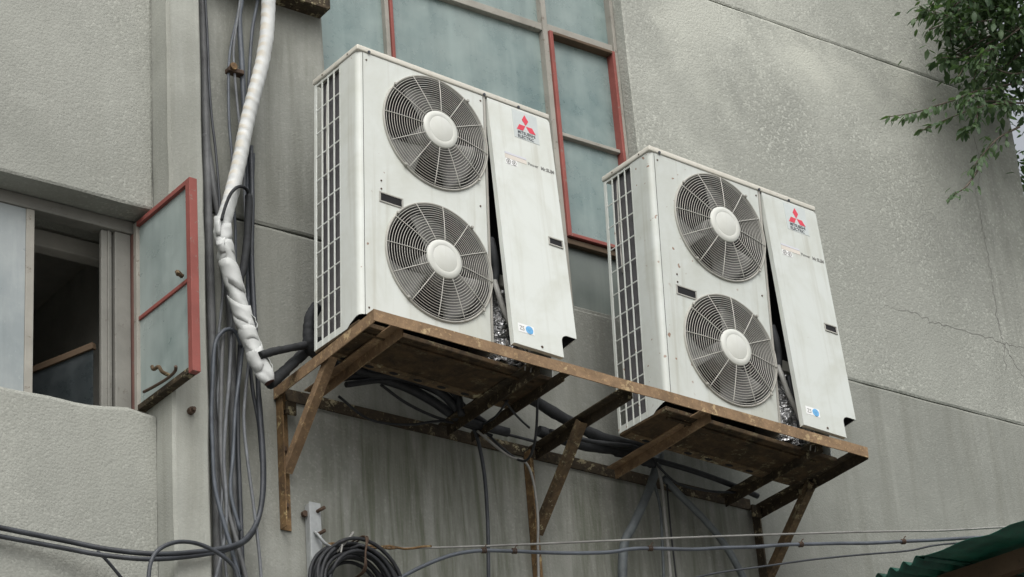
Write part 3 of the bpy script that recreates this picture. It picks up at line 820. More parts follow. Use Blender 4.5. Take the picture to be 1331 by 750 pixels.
# --- left strip window
fr = box('window_frame', (LX0, 0.13, 7.105), (LX1, 0.20, 7.164), M_WOOD, B, 0.004)
fr['label'] = 'weathered grey timber head of the left strip window'
box('mullion', (-1.108, 0.135, 6.205), (-1.070, 0.165, 7.104), M_GREYP, fr, 0.003)
box('mullion', (-0.750, 0.150, 6.205), (-0.700, 0.172, 7.104), M_WOOD, fr, 0.004)
box('jamb', (-0.690, 0.140, 6.205), (-0.615, 0.20, 7.104), M_WOOD, fr, 0.004)
box('jamb', (-0.612, 0.125, 6.205), (-0.578, 0.19, 7.104), M_BRNP, fr, 0.003)
box('bead', (-0.7235, 0.141, 6.21), (-0.715, 0.151, 7.10), M_WOOD, fr, 0.002)
box('pane', (LX0 + 0.01, 0.14, 6.205), (-1.109, 0.146, 7.103), M_GLASS3, fr)
box('sill_bar', (LX0, 0.135, 6.17), (LX1, 0.24, 6.204), M_WOOD, fr, 0.003)
box('inner_lintel', (-1.05, 0.38, 7.09), (-0.59, 0.45, 7.17), M_ROOM, fr, 0.006)
box('inner_lintel', (-1.05, 0.33, 7.19), (-0.59, 0.352, 7.25), M_OLDW, fr, 0.004)
# sash swung into the room
inn = empty('tmp')
bpy.data.objects.remove(inn)
bm = bmesh.new()
add_bar(bm, (-0.745, 0.225, 6.578), (-0.90, 0.52, 6.55), [(-0.012, -0.014), (0.012, -0.014), (0.012, 0.014), (-0.012, 0.014)], (0, 0, 1))
ins = finish('inner_sash', bm, M_OLDW, B)
bm = bmesh.new()
quad(bm, (-0.747, 0.229, 6.22), (-0.898, 0.516, 6.22), (-0.898, 0.516, 6.54), (-0.747, 0.229, 6.565))
finish('pane', bm, M_GLASS4, ins)

# --- opened casement: hinged on the right jamb, swung out past square
HX, HY, SA, SWD, SZ0, SZ1 = -0.598, 0.115, math.radians(1.5), 0.47, 6.245, 7.145
sash = empty('sash_hinge'); bpy.data.objects.remove(sash)
def sash_mat():
    m = Matrix.Identity(4)
    d = Vector((math.sin(SA), -math.cos(SA), 0)); nrm = Vector((math.cos(SA), math.sin(SA), 0))
    m.col[0] = (*d, 0); m.col[1] = (*nrm, 0); m.col[2] = (0, 0, 1, 0)
    m.translation = Vector((HX, HY, 0))
    return m
def sash_part(name, a, b, mat, parent, bev=0.002):
    o = box(name, a, b, mat, parent, bev)
    if parent is B: o.matrix_local = sash_mat()
    return o
sh = sash_part('open_casement', (SWD - 0.034, -0.018, SZ0), (SWD, 0.020, SZ1), M_REDP, B)
sh['label'] = 'red-painted casement sash swung open beside the pilaster'
sash_part('stile', (0.0, -0.018, SZ0 + 0.002), (0.026, 0.018, SZ1 - 0.001), M_GREYP, sh)
sash_part('top_rail', (0.0262, -0.018, SZ1 - 0.024), (SWD - 0.0345, 0.018, SZ1 - 0.001), M_REDP, sh)
sash_part('bottom_rail', (0.0262, -0.018, SZ0 + 0.002), (SWD - 0.0345, 0.020, SZ0 + 0.028), M_RUSTD, sh)
sash_part('glazing_bar', (0.0262, -0.010, 6.669), (SWD - 0.0345, 0.010, 6.687), M_REDP, sh)
sash_part('pane', (0.0262, -0.002, SZ0 + 0.0285), (SWD - 0.0345, 0.003, 6.6685), M_GLASS2, sh, 0)
sash_part('pane', (0.0262, -0.002, 6.6875), (SWD - 0.0345, 0.003, SZ1 - 0.0245), M_GLASS2, sh, 0)
bm = bmesh.new()
add_tube(bm, [(0.10, -0.03, 6.30), (0.20, -0.045, 6.276), (0.32, -0.05, 6.262), (0.40, -0.06, 6.258), (0.425, -0.07, 6.27)], 0.007, 6, 4)
finish('stay_bar', bm, M_BOLT, sh)
bm = bmesh.new()
add_tube(bm, [(0.30, -0.022, 6.29), (0.30, -0.06, 6.30), (0.29, -0.07, 6.325), (0.25, -0.07, 6.33), (0.235, -0.07, 6.35)], 0.008, 6, 4)
finish('handle', bm, M_BRACE, sh)
bm = bmesh.new()
add_tube(bm, [(0.405, -0.02, 6.70), (0.415, -0.05, 6.71), (0.43, -0.055, 6.69)], 0.010, 6, 4)
finish('latch', bm, M_BRACE, sh)

# --- large window behind the machines
wf = box('window_frame', (WX0 + 0.003, 0.088, 7.25), (WX0 + 0.045, 0.15, 9.895), M_GREYP, B, 0.004)
wf['label'] = 'tall multi-pane metal window frame behind the left air conditioner'
box('jamb', (2.172, 0.07, 7.25), (2.192, 0.15, 9.895), M_GREYP, wf, 0.003)
box('mullion', (0.752, 0.085, 7.28), (0.775, 0.15, 9.88), M_GREYP, wf, 0.003)
box('mullion', (0.7765, 0.075, 7.30), (0.794, 0.15, 9.88), M_REDP, wf, 0.003)
box('mullion', (1.716, 0.078, 7.28), (1.748, 0.15, 9.88), M_GREYP, wf, 0.003)
box('sill', (WX0 + 0.001, 0.004, 7.212), (WX1 - 0.002, 0.16, 7.2465), M_WALL, wf, 0.006)
def hbar(x0, x1, z, h, mat, y0=0.082): return box('transom', (x0, y0, z - h / 2), (x1, 0.148, z + h / 2), mat, wf, 0.003)
hbar(WX0 + 0.046, 0.7515, 8.885, 0.04, M_GREYP)
hbar(0.795, 1.7155, 8.885, 0.042, M_GREYP)
hbar(1.749, 2.1715, 8.892, 0.045, M_GREYP)
hbar(0.795, 1.7155, 7.70, 0.05, M_GREYP)
hbar(1.749, 2.1715, 7.655, 0.03, M_OLDW)
# red opening light in the right column
box('sash_rail', (1.7495, 0.066, 7.675), (1.7715, 0.145, 8.868), M_REDP, wf, 0.003)
box('sash_rail', (2.153, 0.066, 7.675), (2.1705, 0.145, 8.868), M_REDP, wf, 0.003)
box('sash_rail', (1.772, 0.066, 7.675), (2.1525, 0.14, 7.695), M_REDP, wf, 0.003)
box('sash_rail', (1.772, 0.066, 8.850), (2.1525, 0.14, 8.867), M_OLDW, wf, 0.003)
box('glazing_bar', (1.772, 0.085, 8.262), (2.1525, 0.12, 8.282), M_GREYP, wf, 0.003)
for i, (x0, x1, z0, z1) in enumerate(((WX0 + 0.046, 0.7515, 7.26, 8.864), (WX0 + 0.046, 0.7515, 8.906, 9.88), (0.7945, 1.7155, 7.726, 8.863), (0.7945, 1.7155, 8.907, 9.88), (0.7945, 1.7155, 7.26, 7.674),
        (1.7485, 2.1715, 8.915, 9.88), (1.772, 2.1525, 8.2825, 8.8495), (1.772, 2.1525, 7.6955, 8.2615), (1.7485, 2.1715, 7.26, 7.6395))):
    t = random.uniform(-0.002, 0.002)
    bm = bmesh.new()
    y = 0.112 + random.uniform(0, 0.004)
    v = [bm.verts.new(q) for q in ((x0, y, z0), (x1, y + t, z0), (x1, y + t, z1), (x0, y, z1))]
    f = bm.faces.new(v)
    r = bmesh.ops.extrude_face_region(bm, geom=[f])
    bmesh.ops.translate(bm, verts=[e for e in r['geom'] if isinstance(e, bmesh.types.BMVert)], vec=(0, 0.005, 0))
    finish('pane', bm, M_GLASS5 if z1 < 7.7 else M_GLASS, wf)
box('putty', (1.7165, 0.0765, 7.72), (1.722, 0.0785, 9.8), M_GREYP, wf)

# cracks in the render: surface ribbons painted in a shadow tone
def crack(P, wd, seed):
    random.seed(seed)
    pts = []
    for a, b_ in zip(P, P[1:]):
        for k in range(9):
            t = k / 9
            pts.append((a[0] + (b_[0] - a[0]) * t + random.gauss(0, 0.006), a[1] + (b_[1] - a[1]) * t + random.gauss(0, 0.006)))
    pts.append(P[-1])
    bm = bmesh.new()
    rows = []
    n = len(pts)
    for i, (x, z) in enumerate(pts):
        q = pts[min(i + 1, n - 1)]; r_ = pts[max(i - 1, 0)]
        tx, tz = q[0] - r_[0], q[1] - r_[1]
        l_ = math.hypot(tx, tz) or 1
        h = wd * random.uniform(0.35, 1.0) * min(1, 4 * (1 - abs(2 * i / (n - 1) - 1)) + 0.15) / 2
        rows.append([bm.verts.new((x - tz / l_ * h, -0.0012, z + tx / l_ * h)), bm.verts.new((x + tz / l_ * h, -0.0012, z - tx / l_ * h))])
    for A, C in zip(rows, rows[1:]): bm.faces.new((A[0], A[1], C[1], C[0]))
    return finish('crack', bm, M_CRACK, B)
M_CRACK = simple('crack_shade', (0.17, 0.168, 0.155), 0.95, var=0.3, scale=20)
for q, cp in enumerate(D['cracks']): crack(cp, (0.006, 0.0045, 0.005, 0.005)[q % 4], 40 + q)
random.seed(9)

# rusty ledge stub over the narrow wall strip
lg = box('ledge', (-0.32, -0.095, 8.435), (0.318, 0.004, 8.52), M_RUSTD, None, 0.004)
tag(lg, 'dark rusty steel ledge on the wall at the top of the picture', 'ledge')
bm = bmesh.new(); add_box(bm, (-0.32, -0.104, 8.424), (0.30, -0.092, 8.50), 0.002); finish('lip', bm, M_RUSTD, lg)
bm = bmesh.new(); add_disc(bm, (0.325, -0.05, 8.478), 0.012, 0, 8, 0.014); finish('bolt', bm, M_BOLT, lg)

# ------------------------------------------------------------------ steel platform
PF = empty('steel_platform', (0, 0, 0))
tag(PF, 'rusty angle-iron platform on three wall brackets carrying both air conditioners', 'platform')
RY = -0.80
def rz(x): return 6.459 - 0.030 * (x + 0.011)     # top of the front rail
xl, xr = -0.011, 2.695
L = 0.052
# front rail: upright face towards the street, flange on top pointing back
angle('front_rail', (xl, RY, rz(xl)), (xr, RY, rz(xr)), -L, -L, (0, 0, 1), M_RUST, PF)
def arm(x, mat, face, y1=-0.01, drop=0.0, z=None, y0=RY + 0.053, leg=0.05):
    z0 = (rz(x) if z is None else z) - 0.001
    return angle('arm', (x, y0, z0), (x, y1, z0 - drop), leg * face, -leg, (0, 0, 1), mat, PF)
# end arms and the middle arm carry the braces
angle('end_arm', (xl + 0.0005, RY + 0.0055, rz(xl) - 0.0055), (xl + 0.0005, -0.004, rz(xl) - 0.02), L, -L, (0, 0, 1), M_RUST, PF)
arm(0.165, M_RUST, -1, -0.05, 0.008, rz(0.165) - 0.006)
arm(0.86, M_RUSTD, -1, -0.05, 0.004, rz(0.86) - 0.006)
arm(0.985, M_RUSTD, 1, -0.05, 0.004, rz(0.98) - 0.006)
arm(1.36, M_RUSTD, -1, -0.03, 0.004)
arm(1.80, M_RUST, -1, -0.05, 0.004, rz(1.8) - 0.006)
arm(2.46, M_RUSTD, -1, -0.05, 0.004, rz(2.46) - 0.006)
angle('end_arm', (xr - 0.0005, RY + 0.0055, rz(xr) - 0.0055), (xr - 0.0005, -0.004, rz(xr) - 0.012), -L, -L, (0, 0, 1), M_RUSTD, PF)
# back rail along the wall
angle('back_rail', (0.045, -0.009, 6.395), (2.655, -0.009, 6.36), -0.048, 0.055, (0, 0, 1), M_RUSTD, PF)
# posts and braces
for x, zb, mp, mb, z1 in ((0.0, 5.79, M_RUSTY, M_RUST, 6.43), (1.305, 5.35, M_RUSTY, M_BRACE, 6.395), (2.66, 5.35, M_RUSTD, M_BRACE, 6.36)):
    angle('post', (x, -0.052, zb), (x, -0.052, z1), 0.05, 0.05, (0, 1, 0), mp, PF) if False else None
    bm = bmesh.new()
    t = 0.005
    prism(bm, [(x, -0.004), (x, -0.054), (x + t, -0.054), (x + t, -0.004 - t), (x + 0.052, -0.004 - t), (x + 0.052, -0.004)], 2, zb, z1)
    finish('post', bm, mp, PF)
    bm = bmesh.new()
    a = Vector((x + 0.006, -0.040, 5.985 if x > 1 else 6.035)); b_ = Vector((x + 0.006, -0.43, z1 - 0.02))
    add_bar(bm, a, b_, angle_prof(0.040, -0.040), (0, -0.7, -0.7))
    finish('brace', bm, mb, PF)
    for zz in (z1 - 0.10, 6.16, 5.90):
        if zz < zb: continue
        bm = bmesh.new(); add_disc(bm, (x + 0.030, -0.0095, zz), 0.011, 1, 6, 0.010); finish('bolt', bm, M_BOLT, PF)
for x in (0.012, 2.61):
    bm = bmesh.new(); add_box(bm, (x, -0.07, 6.30), (x + 0.05, -0.056, 6.36), 0.003)
    finish('weld_plate', bm, M_RUSTD, PF)

# ------------------------------------------------------------------ air conditioners
AW, AD, AH = 1.044, 0.345, 1.35
UR = ((0.99902, -0.024214, 0.03705), (0.024687, 0.999619, -0.012373), (-0.036736, 0.013276, 0.999237))

def text_mesh(name, s, size, mat, parent, m, bold=0.0):
    cu = bpy.data.curves.new(name, 'FONT')
    cu.body = s
    cu.size = size
    cu.align_x = 'CENTER'
    cu.extrude = 0.0004
    cu.offset = bold
    o = bpy.data.objects.new(name + '_src', cu)
    COL.objects.link(o)
    dg = bpy.context.evaluated_depsgraph_get()
    me = bpy.data.meshes.new_from_object(o.evaluated_get(dg))
    bpy.data.objects.remove(o)
    me.name = name
    me.materials.clear()
    me.materials.append(mat)
    r = link(name, me, parent)
    r.matrix_local = m
    return r

def face_front(x, y, z, sx=1.0, sz=1.0):
    """text plane turned to look towards -y"""
    m = Matrix.Rotation(math.radians(90), 4, 'X') @ Matrix.Diagonal((sx, sz, 1, 1))
    return Matrix.Translation((x, y, z)) @ m

def dome(r, R=0.276, h=0.032): return -0.006 - h * (1 - (r / R) ** 2)

RING_ME = None
SPOKE_ME = None
def fan_assembly(U, cx, cz, spin):
    global RING_ME, SPOKE_ME
    if RING_ME is None:
        bm = bmesh.new()
        k = 15
        for i in range(k):
            r = 0.100 + (0.266 - 0.100) * i / (k - 1)
            add_tube(bm, [(math.cos(a) * r, dome(r), math.sin(a) * r) for a in [2 * math.pi * q / 72 for q in range(72)]], 0.0015, 5, 0, closed=True)
        bmesh.ops.recalc_face_normals(bm, faces=bm.faces)
        RING_ME = bpy.data.meshes.new('fan_grille'); bm.to_mesh(RING_ME); bm.free(); RING_ME.materials.append(M_TRIM)
        bm = bmesh.new()
        add_tube(bm, [(r, dome(r) - 0.003, 0) for r in [0.085 + (0.276 - 0.085) * q / 10 for q in range(11)]], 0.0021, 5, 0)
        bmesh.ops.recalc_face_normals(bm, faces=bm.faces)
        SPOKE_ME = bpy.data.meshes.new('spoke'); bm.to_mesh(SPOKE_ME); bm.free(); SPOKE_ME.materials.append(M_TRIM)
    g = link('fan_grille', RING_ME, U, (cx, 0, cz))
    for q in range(12):
        s = link('spoke', SPOKE_ME, g)
        s.rotation_euler = (0, math.radians(30 * q + 4), 0)
    # rim
    bm = bmesh.new()
    prof = [(0.281, 0.0), (0.281, -0.007), (0.278, -0.010), (0.274, -0.009), (0.271, -0.004), (0.271, 0.0)]
    spin_ring(bm, prof, 72)
    finish('rim', bm, M_RIM, g, smooth=True, autosmooth=40)
    for q in range(4):
        bm = bmesh.new(); a = math.radians(90 * q + 52)
        add_box(bm, (math.cos(a) * 0.279 - 0.006, -0.019, math.sin(a) * 0.279 - 0.006), (math.cos(a) * 0.279 + 0.006, -0.010, math.sin(a) * 0.279 + 0.006), 0.002)
        finish('clip', bm, M_RIM, g)
    # hub cap
    bm = bmesh.new()
    y = dome(0.09) - 0.004
    spin_ring(bm, [(0.0, y - 0.008), (0.058, y - 0.0075), (0.062, y - 0.006), (0.066, y - 0.0075), (0.082, y - 0.007), (0.090, y - 0.002), (0.092, y + 0.006), (0.088, y + 0.010), (0.0, y + 0.010)], 48)
    finish('hub_cap', bm, M_CAP, g, smooth=True, autosmooth=35)
    # bell mouth
    bm = bmesh.new()
    spin_ring(bm, [(0.267, 0.003), (0.262, 0.02), (0.260, 0.06), (0.260, 0.15), (0.263, 0.15), (0.267, 0.06), (0.2725, 0.003)], 64)
    finish('bell_mouth', bm, M_BELL, U, smooth=True, autosmooth=40, loc=(cx, 0, cz))
    # fan: hub and three broad blades
    bm = bmesh.new()
    spin_ring(bm, [(0.0, 0.035), (0.055, 0.037), (0.066, 0.05), (0.066, 0.12), (0.0, 0.12)], 32)
    fan = finish('fan', bm, M_BLADE, U, smooth=True, autosmooth=40, loc=(cx, 0, cz))
    for q in range(3):
        bm = bmesh.new()
        grid = []
        for i in range(9):
            r = 0.060 + (0.246 - 0.060) * i / 8
            row = []
            for j in range(8):
                t = j / 7 - 0.5
                span = math.radians(44 + 22 * i / 8)
                a = t * span - math.radians(12) * (i / 8) ** 1.5 + (0.10 * (i / 8) ** 2 if t > 0 else 0)
                yy = 0.076 - t * (0.075 - 0.02 * i / 8) + 0.012 * (t * t) - 0.01 * i / 8
                row.append(bm.verts.new((math.cos(a) * r, yy, math.sin(a) * r)))
            grid.append(row)
        for i in range(8):
            for j in range(7):
                bm.faces.new((grid[i][j], grid[i + 1][j], grid[i + 1][j + 1], grid[i][j + 1]))
        bl = finish('blade', bm, M_BLADE, fan, smooth=True)
        md = bl.modifiers.new('thickness', 'SOLIDIFY'); md.thickness = 0.004
        bl.rotation_euler = (0, math.radians(spin + 120 * q), 0)

def spin_ring(bm, prof, n):
    """profile (r, y) turned about the y axis"""
    rings = []
    for k in range(n):
        a = 2 * math.pi * k / n
        rings.append([(math.cos(a), math.sin(a))] )
    cols = []
    cache0 = {}
    for k in range(n):
        ca, sa = rings[k][0]
        col = []
        for i, (r, y) in enumerate(prof):
            if r == 0.0:
                if i not in cache0: cache0[i] = bm.verts.new((0, y, 0))
                col.append(cache0[i])
            else: col.append(bm.verts.new((ca * r, y, sa * r)))
        cols.append(col)
    m = len(prof)
    closed = prof[0][0] != 0.0
    for k in range(n):
        A, C = cols[k], cols[(k + 1) % n]
        for i in range(m if closed else m - 1):
            j = (i + 1) % m
            f = []
            for v in (A[i], A[j], C[j], C[i]):
                if v not in f: f.append(v)
            if len(f) > 2:
                try: bm.faces.new(f)
                except ValueError: pass

def add_panel_hole(bm, x0, x1, z0, z1, cx, cz, r, y, depth=0.004):
    """flat sheet with a round hole and a turned-in rim"""
    angs = [2 * math.pi * k / 64 for k in range(64)] + [math.atan2(zz - cz, xx - cx) % (2 * math.pi) for xx in (x0, x1) for zz in (z0, z1)]
    angs = sorted(set(round(a, 6) for a in angs))
    I, O, D_ = [], [], []
    for a in angs:
        c, s = math.cos(a), math.sin(a)
        t = 1e9
        if c > 1e-9: t = min(t, (x1 - cx) / c)
        if c < -1e-9: t = min(t, (x0 - cx) / c)
        if s > 1e-9: t = min(t, (z1 - cz) / s)
        if s < -1e-9: t = min(t, (z0 - cz) / s)
        O.append(bm.verts.new((cx + c * t, y, cz + s * t)))
        I.append(bm.verts.new((cx + c * r, y, cz + s * r)))
        D_.append(bm.verts.new((cx + c * (r - 0.003), y + depth, cz + s * (r - 0.003))))
    n = len(angs)
    for k in range(n):
        j = (k + 1) % n
        bm.faces.new((O[k], O[j], I[j], I[k]))
        bm.faces.new((I[k], I[j], D_[j], D_[k]))

CUR = {}
def air_conditioner(loc, paint_m, label, spin, swing):
    CUR['paint'] = paint_m
    U = empty('air_conditioner')
    m4 = Matrix.Identity(4)
    for r in range(3):
        for c in range(3): m4[r][c] = UR[r][c]
    m4.translation = Vector(loc)
    U.matrix_world = m4
    tag(U, label, 'air conditioner', 'outdoor units on the steel platform')
    XS = 0.675          # seam between fan section and service panel
    ZT = 1.320          # underside of the lid
    # ---- front fan panel with the rounded corner that turns into the side
    bm = bmesh.new()
    f0, f1 = (0.408, 1.035), (0.410, 0.390)
    zm = 0.7125
    add_panel_hole(bm, 0.028, XS - 0.002, zm, ZT, f0[0], f0[1], 0.274, 0.0)
    add_panel_hole(bm, 0.028, XS - 0.002, 0.036, zm, f1[0], f1[1], 0.274, 0.0)
    finish('front_panel', bm, paint_m, U)
    bm = bmesh.new()
    arc = [(0.026, 0.001)] + [(0.026 - 0.026 * math.sin(a), 0.027 - 0.026 * math.cos(a)) for a in [math.radians(q) for q in (15, 35, 55, 75)]] + [(0.0, 0.027)]
    lowz = [0.034, 0.034, 0.034, 0.033, 0.031, 0.030]
    pr = [(x, y, z) for (x, y), z in zip(arc, lowz)] + [(0.0, 0.075, 0.014), (0.0, 0.095, 0.0), (0.0, 0.138, 0.0)]
    A = [bm.verts.new((x, y, z)) for x, y, z in pr]
    Bv = [bm.verts.new((x, y, ZT)) for x, y, z in pr]
    for i in range(len(pr) - 1):
        f = bm.faces.new((A[i], A[i + 1], Bv[i + 1], Bv[i])); f.smooth = i < 6
    finish('corner_panel', bm, paint_m, U, smooth=True, autosmooth=50)
    # ---- side grille: 4 columns of upright slots
    bm = bmesh.new()
    g0, g1 = 0.139, AD
    ws = [0.000, 0.008]
    cols = []
    x0b, x1b = 0.0, 0.006
    nb = 4
    cw = (g1 - 0.014 - (g0 + 0.004)) / nb
    ys = [g0 + 0.004 + cw * k for k in range(nb + 1)]
    for k, y in enumerate(ys):
        h = 0.0036
        lo, hi = y - h, y + h
        if k == 0: lo = g0
        if k == nb: hi = g1
        add_box(bm, (x0b, lo, 0.0), (x1b, hi, ZT), 0.0010, 1)
    rows = [0.030, 0.104] + [0.104 + 0.1195 * q for q in range(1, 10)] + [ZT - 0.010]
    for j, z in enumerate(rows):
        h = 0.0036
        lo, hi = z - h, z + h
        if j == 0: lo = 0.001
        if j == len(rows) - 1: hi = ZT - 0.001
        add_box(bm, (x0b + 0.0015, g0 + 0.002, lo), (x1b - 0.001, g1 - 0.002, hi), 0.0012, 1)
    finish('side_grille', bm, paint_m, U)
    box('condenser_coil', (0.018, g0 + 0.004, 0.03), (0.045, 0.298, ZT - 0.01), M_FINS, U)
    box('condenser_coil', (0.046, 0.300, 0.03), (XS - 0.02, 0.326, ZT - 0.01), M_FINS, U)
    bm = bmesh.new()
    add_tube(bm, [(0.020, 0.262, 1.30), (0.014, 0.262, 1.25), (0.0145, 0.266, 1.0), (0.0145, 0.262, 0.8)], 0.004, 6, 4)
    finish('sensor_lead', bm, M_TRIM, U)
    box('inner_baffle', (0.05, 0.155, 0.03), (XS - 0.01, 0.170, ZT - 0.01), M_DARK, U)
    # ---- lid
    bm = bmesh.new()
    add_box(bm, (-0.006, -0.006, ZT + 0.002), (AW + 0.004, AD + 0.006, AH), 0.006, 3)
    lid = finish('lid', bm, M_LID, U, smooth=True, autosmooth=40)
    for x in (0.055, XS + 0.003, 0.87):
        bm = bmesh.new(); add_disc(bm, (x, -0.006, ZT + 0.006), 0.007, 1, 10, 0.004); finish('screw', bm, M_INK, lid)
    for y in (0.07, 0.27):
        bm = bmesh.new(); add_disc(bm, (-0.006, y, ZT + 0.014), 0.004, 0, 8, 0.002); finish('screw', bm, M_BOLT, lid)
    # ---- back, right side, floor
    box('back_panel', (XS, AD - 0.012, 0.012), (AW, AD, ZT), M_AC2, U, 0.002)
    bm = bmesh.new()
    add_box(bm, (0.002, 0.012, -0.012), (AW - 0.004, AD - 0.004, 0.010), 0.004)
    pan = finish('base_pan', bm, M_PAN, U)
    box('perforated_strip', (0.02, AD - 0.068, -0.0150), (AW - 0.03, AD - 0.010, -0.0125), M_BRACE, pan)
    for k in range(7):
        bm = bmesh.new(); add_disc(bm, (0.13 + 0.125 * k, AD - 0.036, -0.0152), 0.022, 2, 14, 0.0015, 0.011); finish('drain_hole', bm, M_DARK, pan)
    bm = bmesh.new(); add_box(bm, (0.03, 0.03, -0.0135), (AW - 0.05, 0.045, -0.0125)); add_box(bm, (0.05, 0.055, -0.022), (AW - 0.10, 0.072, -0.0125), 0.003); finish('pan_rib', bm, M_PAN, pan)
    box('partition', (XS - 0.001, 0.008, 0.03), (XS + 0.010, AD - 0.014, ZT - 0.002), M_RIM, U)
    box('compartment_back', (XS + 0.012, 0.20, 0.03), (AW - 0.05, 0.212, ZT - 0.002), M_DARK, U)
    box('right_panel', (AW - 0.006, 0.05, 0.012), (AW, AD - 0.013, ZT - 0.001), paint_m, U, 0.001)
    box('seam_strip', (XS + 0.0005, -0.002, 0.030), (XS + 0.012, 0.006, ZT), M_RIM, U, 0.001)
    box('valve_bracket', (XS + 0.014, 0.030, 0.395), (AW - 0.02, 0.075, 0.450), M_RIM, U, 0.003)
    # ---- pipework and foil in the service compartment
    bm = bmesh.new()
    nx, nz_ = 18, 26
    gv = {}
    for i in range(nx + 1):
        for j in range(nz_ + 1):
            gv[i, j] = bm.verts.new((XS + 0.016 + 0.22 * i / nx, 0.045 + 0.028 * random.uniform(-1, 1) + 0.03 * math.sin(i * 0.9), 0.03 + 0.33 * j / nz_ + random.uniform(-0.004, 0.004)))
    for i in range(nx):
        for j in range(nz_):
            bm.faces.new((gv[i, j], gv[i + 1, j], gv[i + 1, j + 1], gv[i, j + 1]))
    finish('foil_lagging', bm, M_FOIL, U)
    tube('service_pipe', [(XS + 0.03, 0.005, 0.39), (XS + 0.035, -0.015, 0.32), (XS + 0.06, -0.02, 0.24), (XS + 0.10, -0.02, 0.17), (XS + 0.15, 0.0, 0.10), (XS + 0.20, 0.02, 0.04)], 0.013, M_PALEC, U, 8, 5)
    tube('service_pipe', [(XS + 0.025, 0.015, 0.60), (XS + 0.03, 0.0, 0.52), (XS + 0.045, 0.01, 0.45), (XS + 0.04, 0.02, 0.36)], 0.018, M_FOAM, U, 8, 5)
    tube('service_pipe', [(XS + 0.10, 0.01, 0.36), (XS + 0.09, -0.01, 0.26), (XS + 0.12, -0.005, 0.14), (XS + 0.13, 0.0, 0.02)], 0.010, M_BLACK, U, 8, 5)
    for k in range(2):
        tube('lead', [(XS + 0.14 + 0.03 * k, -0.03, 0.12), (XS + 0.145 + 0.03 * k, -0.05, 0.05), (XS + 0.14 + 0.032 * k, -0.05, 0.0), (XS + 0.143 + 0.03 * k, -0.04, -0.03)], 0.0035, M_PALEC, U, 6, 4)
    # ---- handle recess on the fan panel
    hx, hz = 0.165, 0.620
    bm = bmesh.new()
    add_box(bm, (hx - 0.062, -0.004, hz - 0.025), (hx + 0.062, -0.0003, hz - 0.018), 0.001, 1)
    add_box(bm, (hx - 0.062, -0.004, hz + 0.018), (hx + 0.062, -0.0003, hz + 0.025), 0.001, 1)
    add_box(bm, (hx - 0.062, -0.0035, hz - 0.0185), (hx - 0.054, -0.0005, hz + 0.0185), 0.001, 1)
    add_box(bm, (hx + 0.054, -0.0035, hz - 0.0185), (hx + 0.062, -0.0005, hz + 0.0185), 0.001, 1)
    hd = finish('carry_handle', bm, M_RIM, U)
    box('recess', (hx - 0.0535, -0.0012, hz - 0.0175), (hx + 0.0535, -0.0004, hz + 0.0175), M_DARK, hd)
    for x, z in ((0.115, 0.70), (0.115, 0.66), (0.045, 1.285), (0.66, 1.29), (0.64, 0.74), (0.045, 0.07)):
        bm = bmesh.new(); add_disc(bm, (x, -0.0003, z), 0.0045, 1, 8, 0.002); finish('screw', bm, M_BOLT, U)
    for cc, sp in ((f0, spin), (f1, spin + 6)): fan_assembly(U, cc[0], cc[1], sp)
    # ---- service panel: hooked under the lid, its foot swung outwards
    PW, PH = 0.350, 1.292
    notch = [(PW, -PH + 0.118), (0.300, -PH + 0.118)] + [(0.300 - 0.035 * math.sin(a), -PH + 0.083 + 0.035 * math.cos(a)) for a in [math.radians(q) for q in (18, 36, 54, 72, 90)]] + [(0.265, -PH)]
    outl = [(0.0, 0.0), (PW - 0.012, 0.0), (PW, -0.014)] + notch + [(0.0, -PH)]
    bm = bmesh.new()
    prism(bm, outl, 1, -0.002, 0.0)
    add_box(bm, (0.0, 0.0003, -PH), (0.002, 0.024, -0.004))                       # left return
    add_box(bm, (PW - 0.002, 0.0003, -PH + 0.1185), (PW, 0.125, -0.016))          # right return
    add_box(bm, (0.0025, 0.0003, -PH), (0.2645, 0.018, -PH + 0.002))              # bottom return
    sp = finish('service_panel', bm, M_PANEL2 if paint_m is M_AC2 else paint_m, U)
    sp.matrix_local = Matrix.Translation((XS + 0.019, -0.004, ZT - 0.004)) @ Matrix.Rotation(-swing, 4, 'X')
    sp['label'] = 'tall service panel hanging loose with its foot swung outwards'
    box('liner', (PW - 0.0038, 0.004, -PH + 0.120), (PW - 0.0022, 0.122, -0.05), M_DARK, sp)
    # badge with three rhombs and the maker's name
    bw0, bw1, bz0, bz1 = 0.135, 0.275, -0.168, -0.012
    bd = box('badge', (bw0, -0.0032, bz0), (bw1, -0.0022, bz1), M_BADGE, sp)
    bc = ((bw0 + bw1) / 2, -0.088)
    s = 0.036
    for th in (90, 210, 330):
        bm = bmesh.new()
        P = [(0.06 * s * math.cos(math.radians(th)), 0.06 * s * math.sin(math.radians(th)))] + [(q * math.cos(math.radians(th + d)), q * math.sin(math.radians(th + d))) for q, d in ((s, -30), (s * 1.732, 0), (s, 30))]
        prism(bm, [(bc[0] + u, bc[1] + v) for u, v in P], 1, -0.0042, -0.0034)
        finish('rhomb', bm, M_RED, bd)
    text_mesh('lettering', 'MITSUBISHI', 0.030, M_INK, bd, face_front(bc[0], -0.0040, -0.1405, 0.66, 0.80), 0.0002)
    text_mesh('lettering', 'ELECTRIC', 0.030, M_INK, bd, face_front(bc[0] - 0.006, -0.0040, -0.163, 0.70, 0.80), 0.0002)
    lb = box('label_strip', (0.066, -0.0030, -0.306), (0.186, -0.0022, -0.284), M_PINKT, sp)
    box('band', (0.066, -0.0034, -0.283), (0.186, -0.0023, -0.272), M_LILAC, lb)
    text_mesh('lettering', 'Power', 0.022, M_INK2, lb, face_front(0.222, -0.0030, -0.304, 1.0, 1.0))
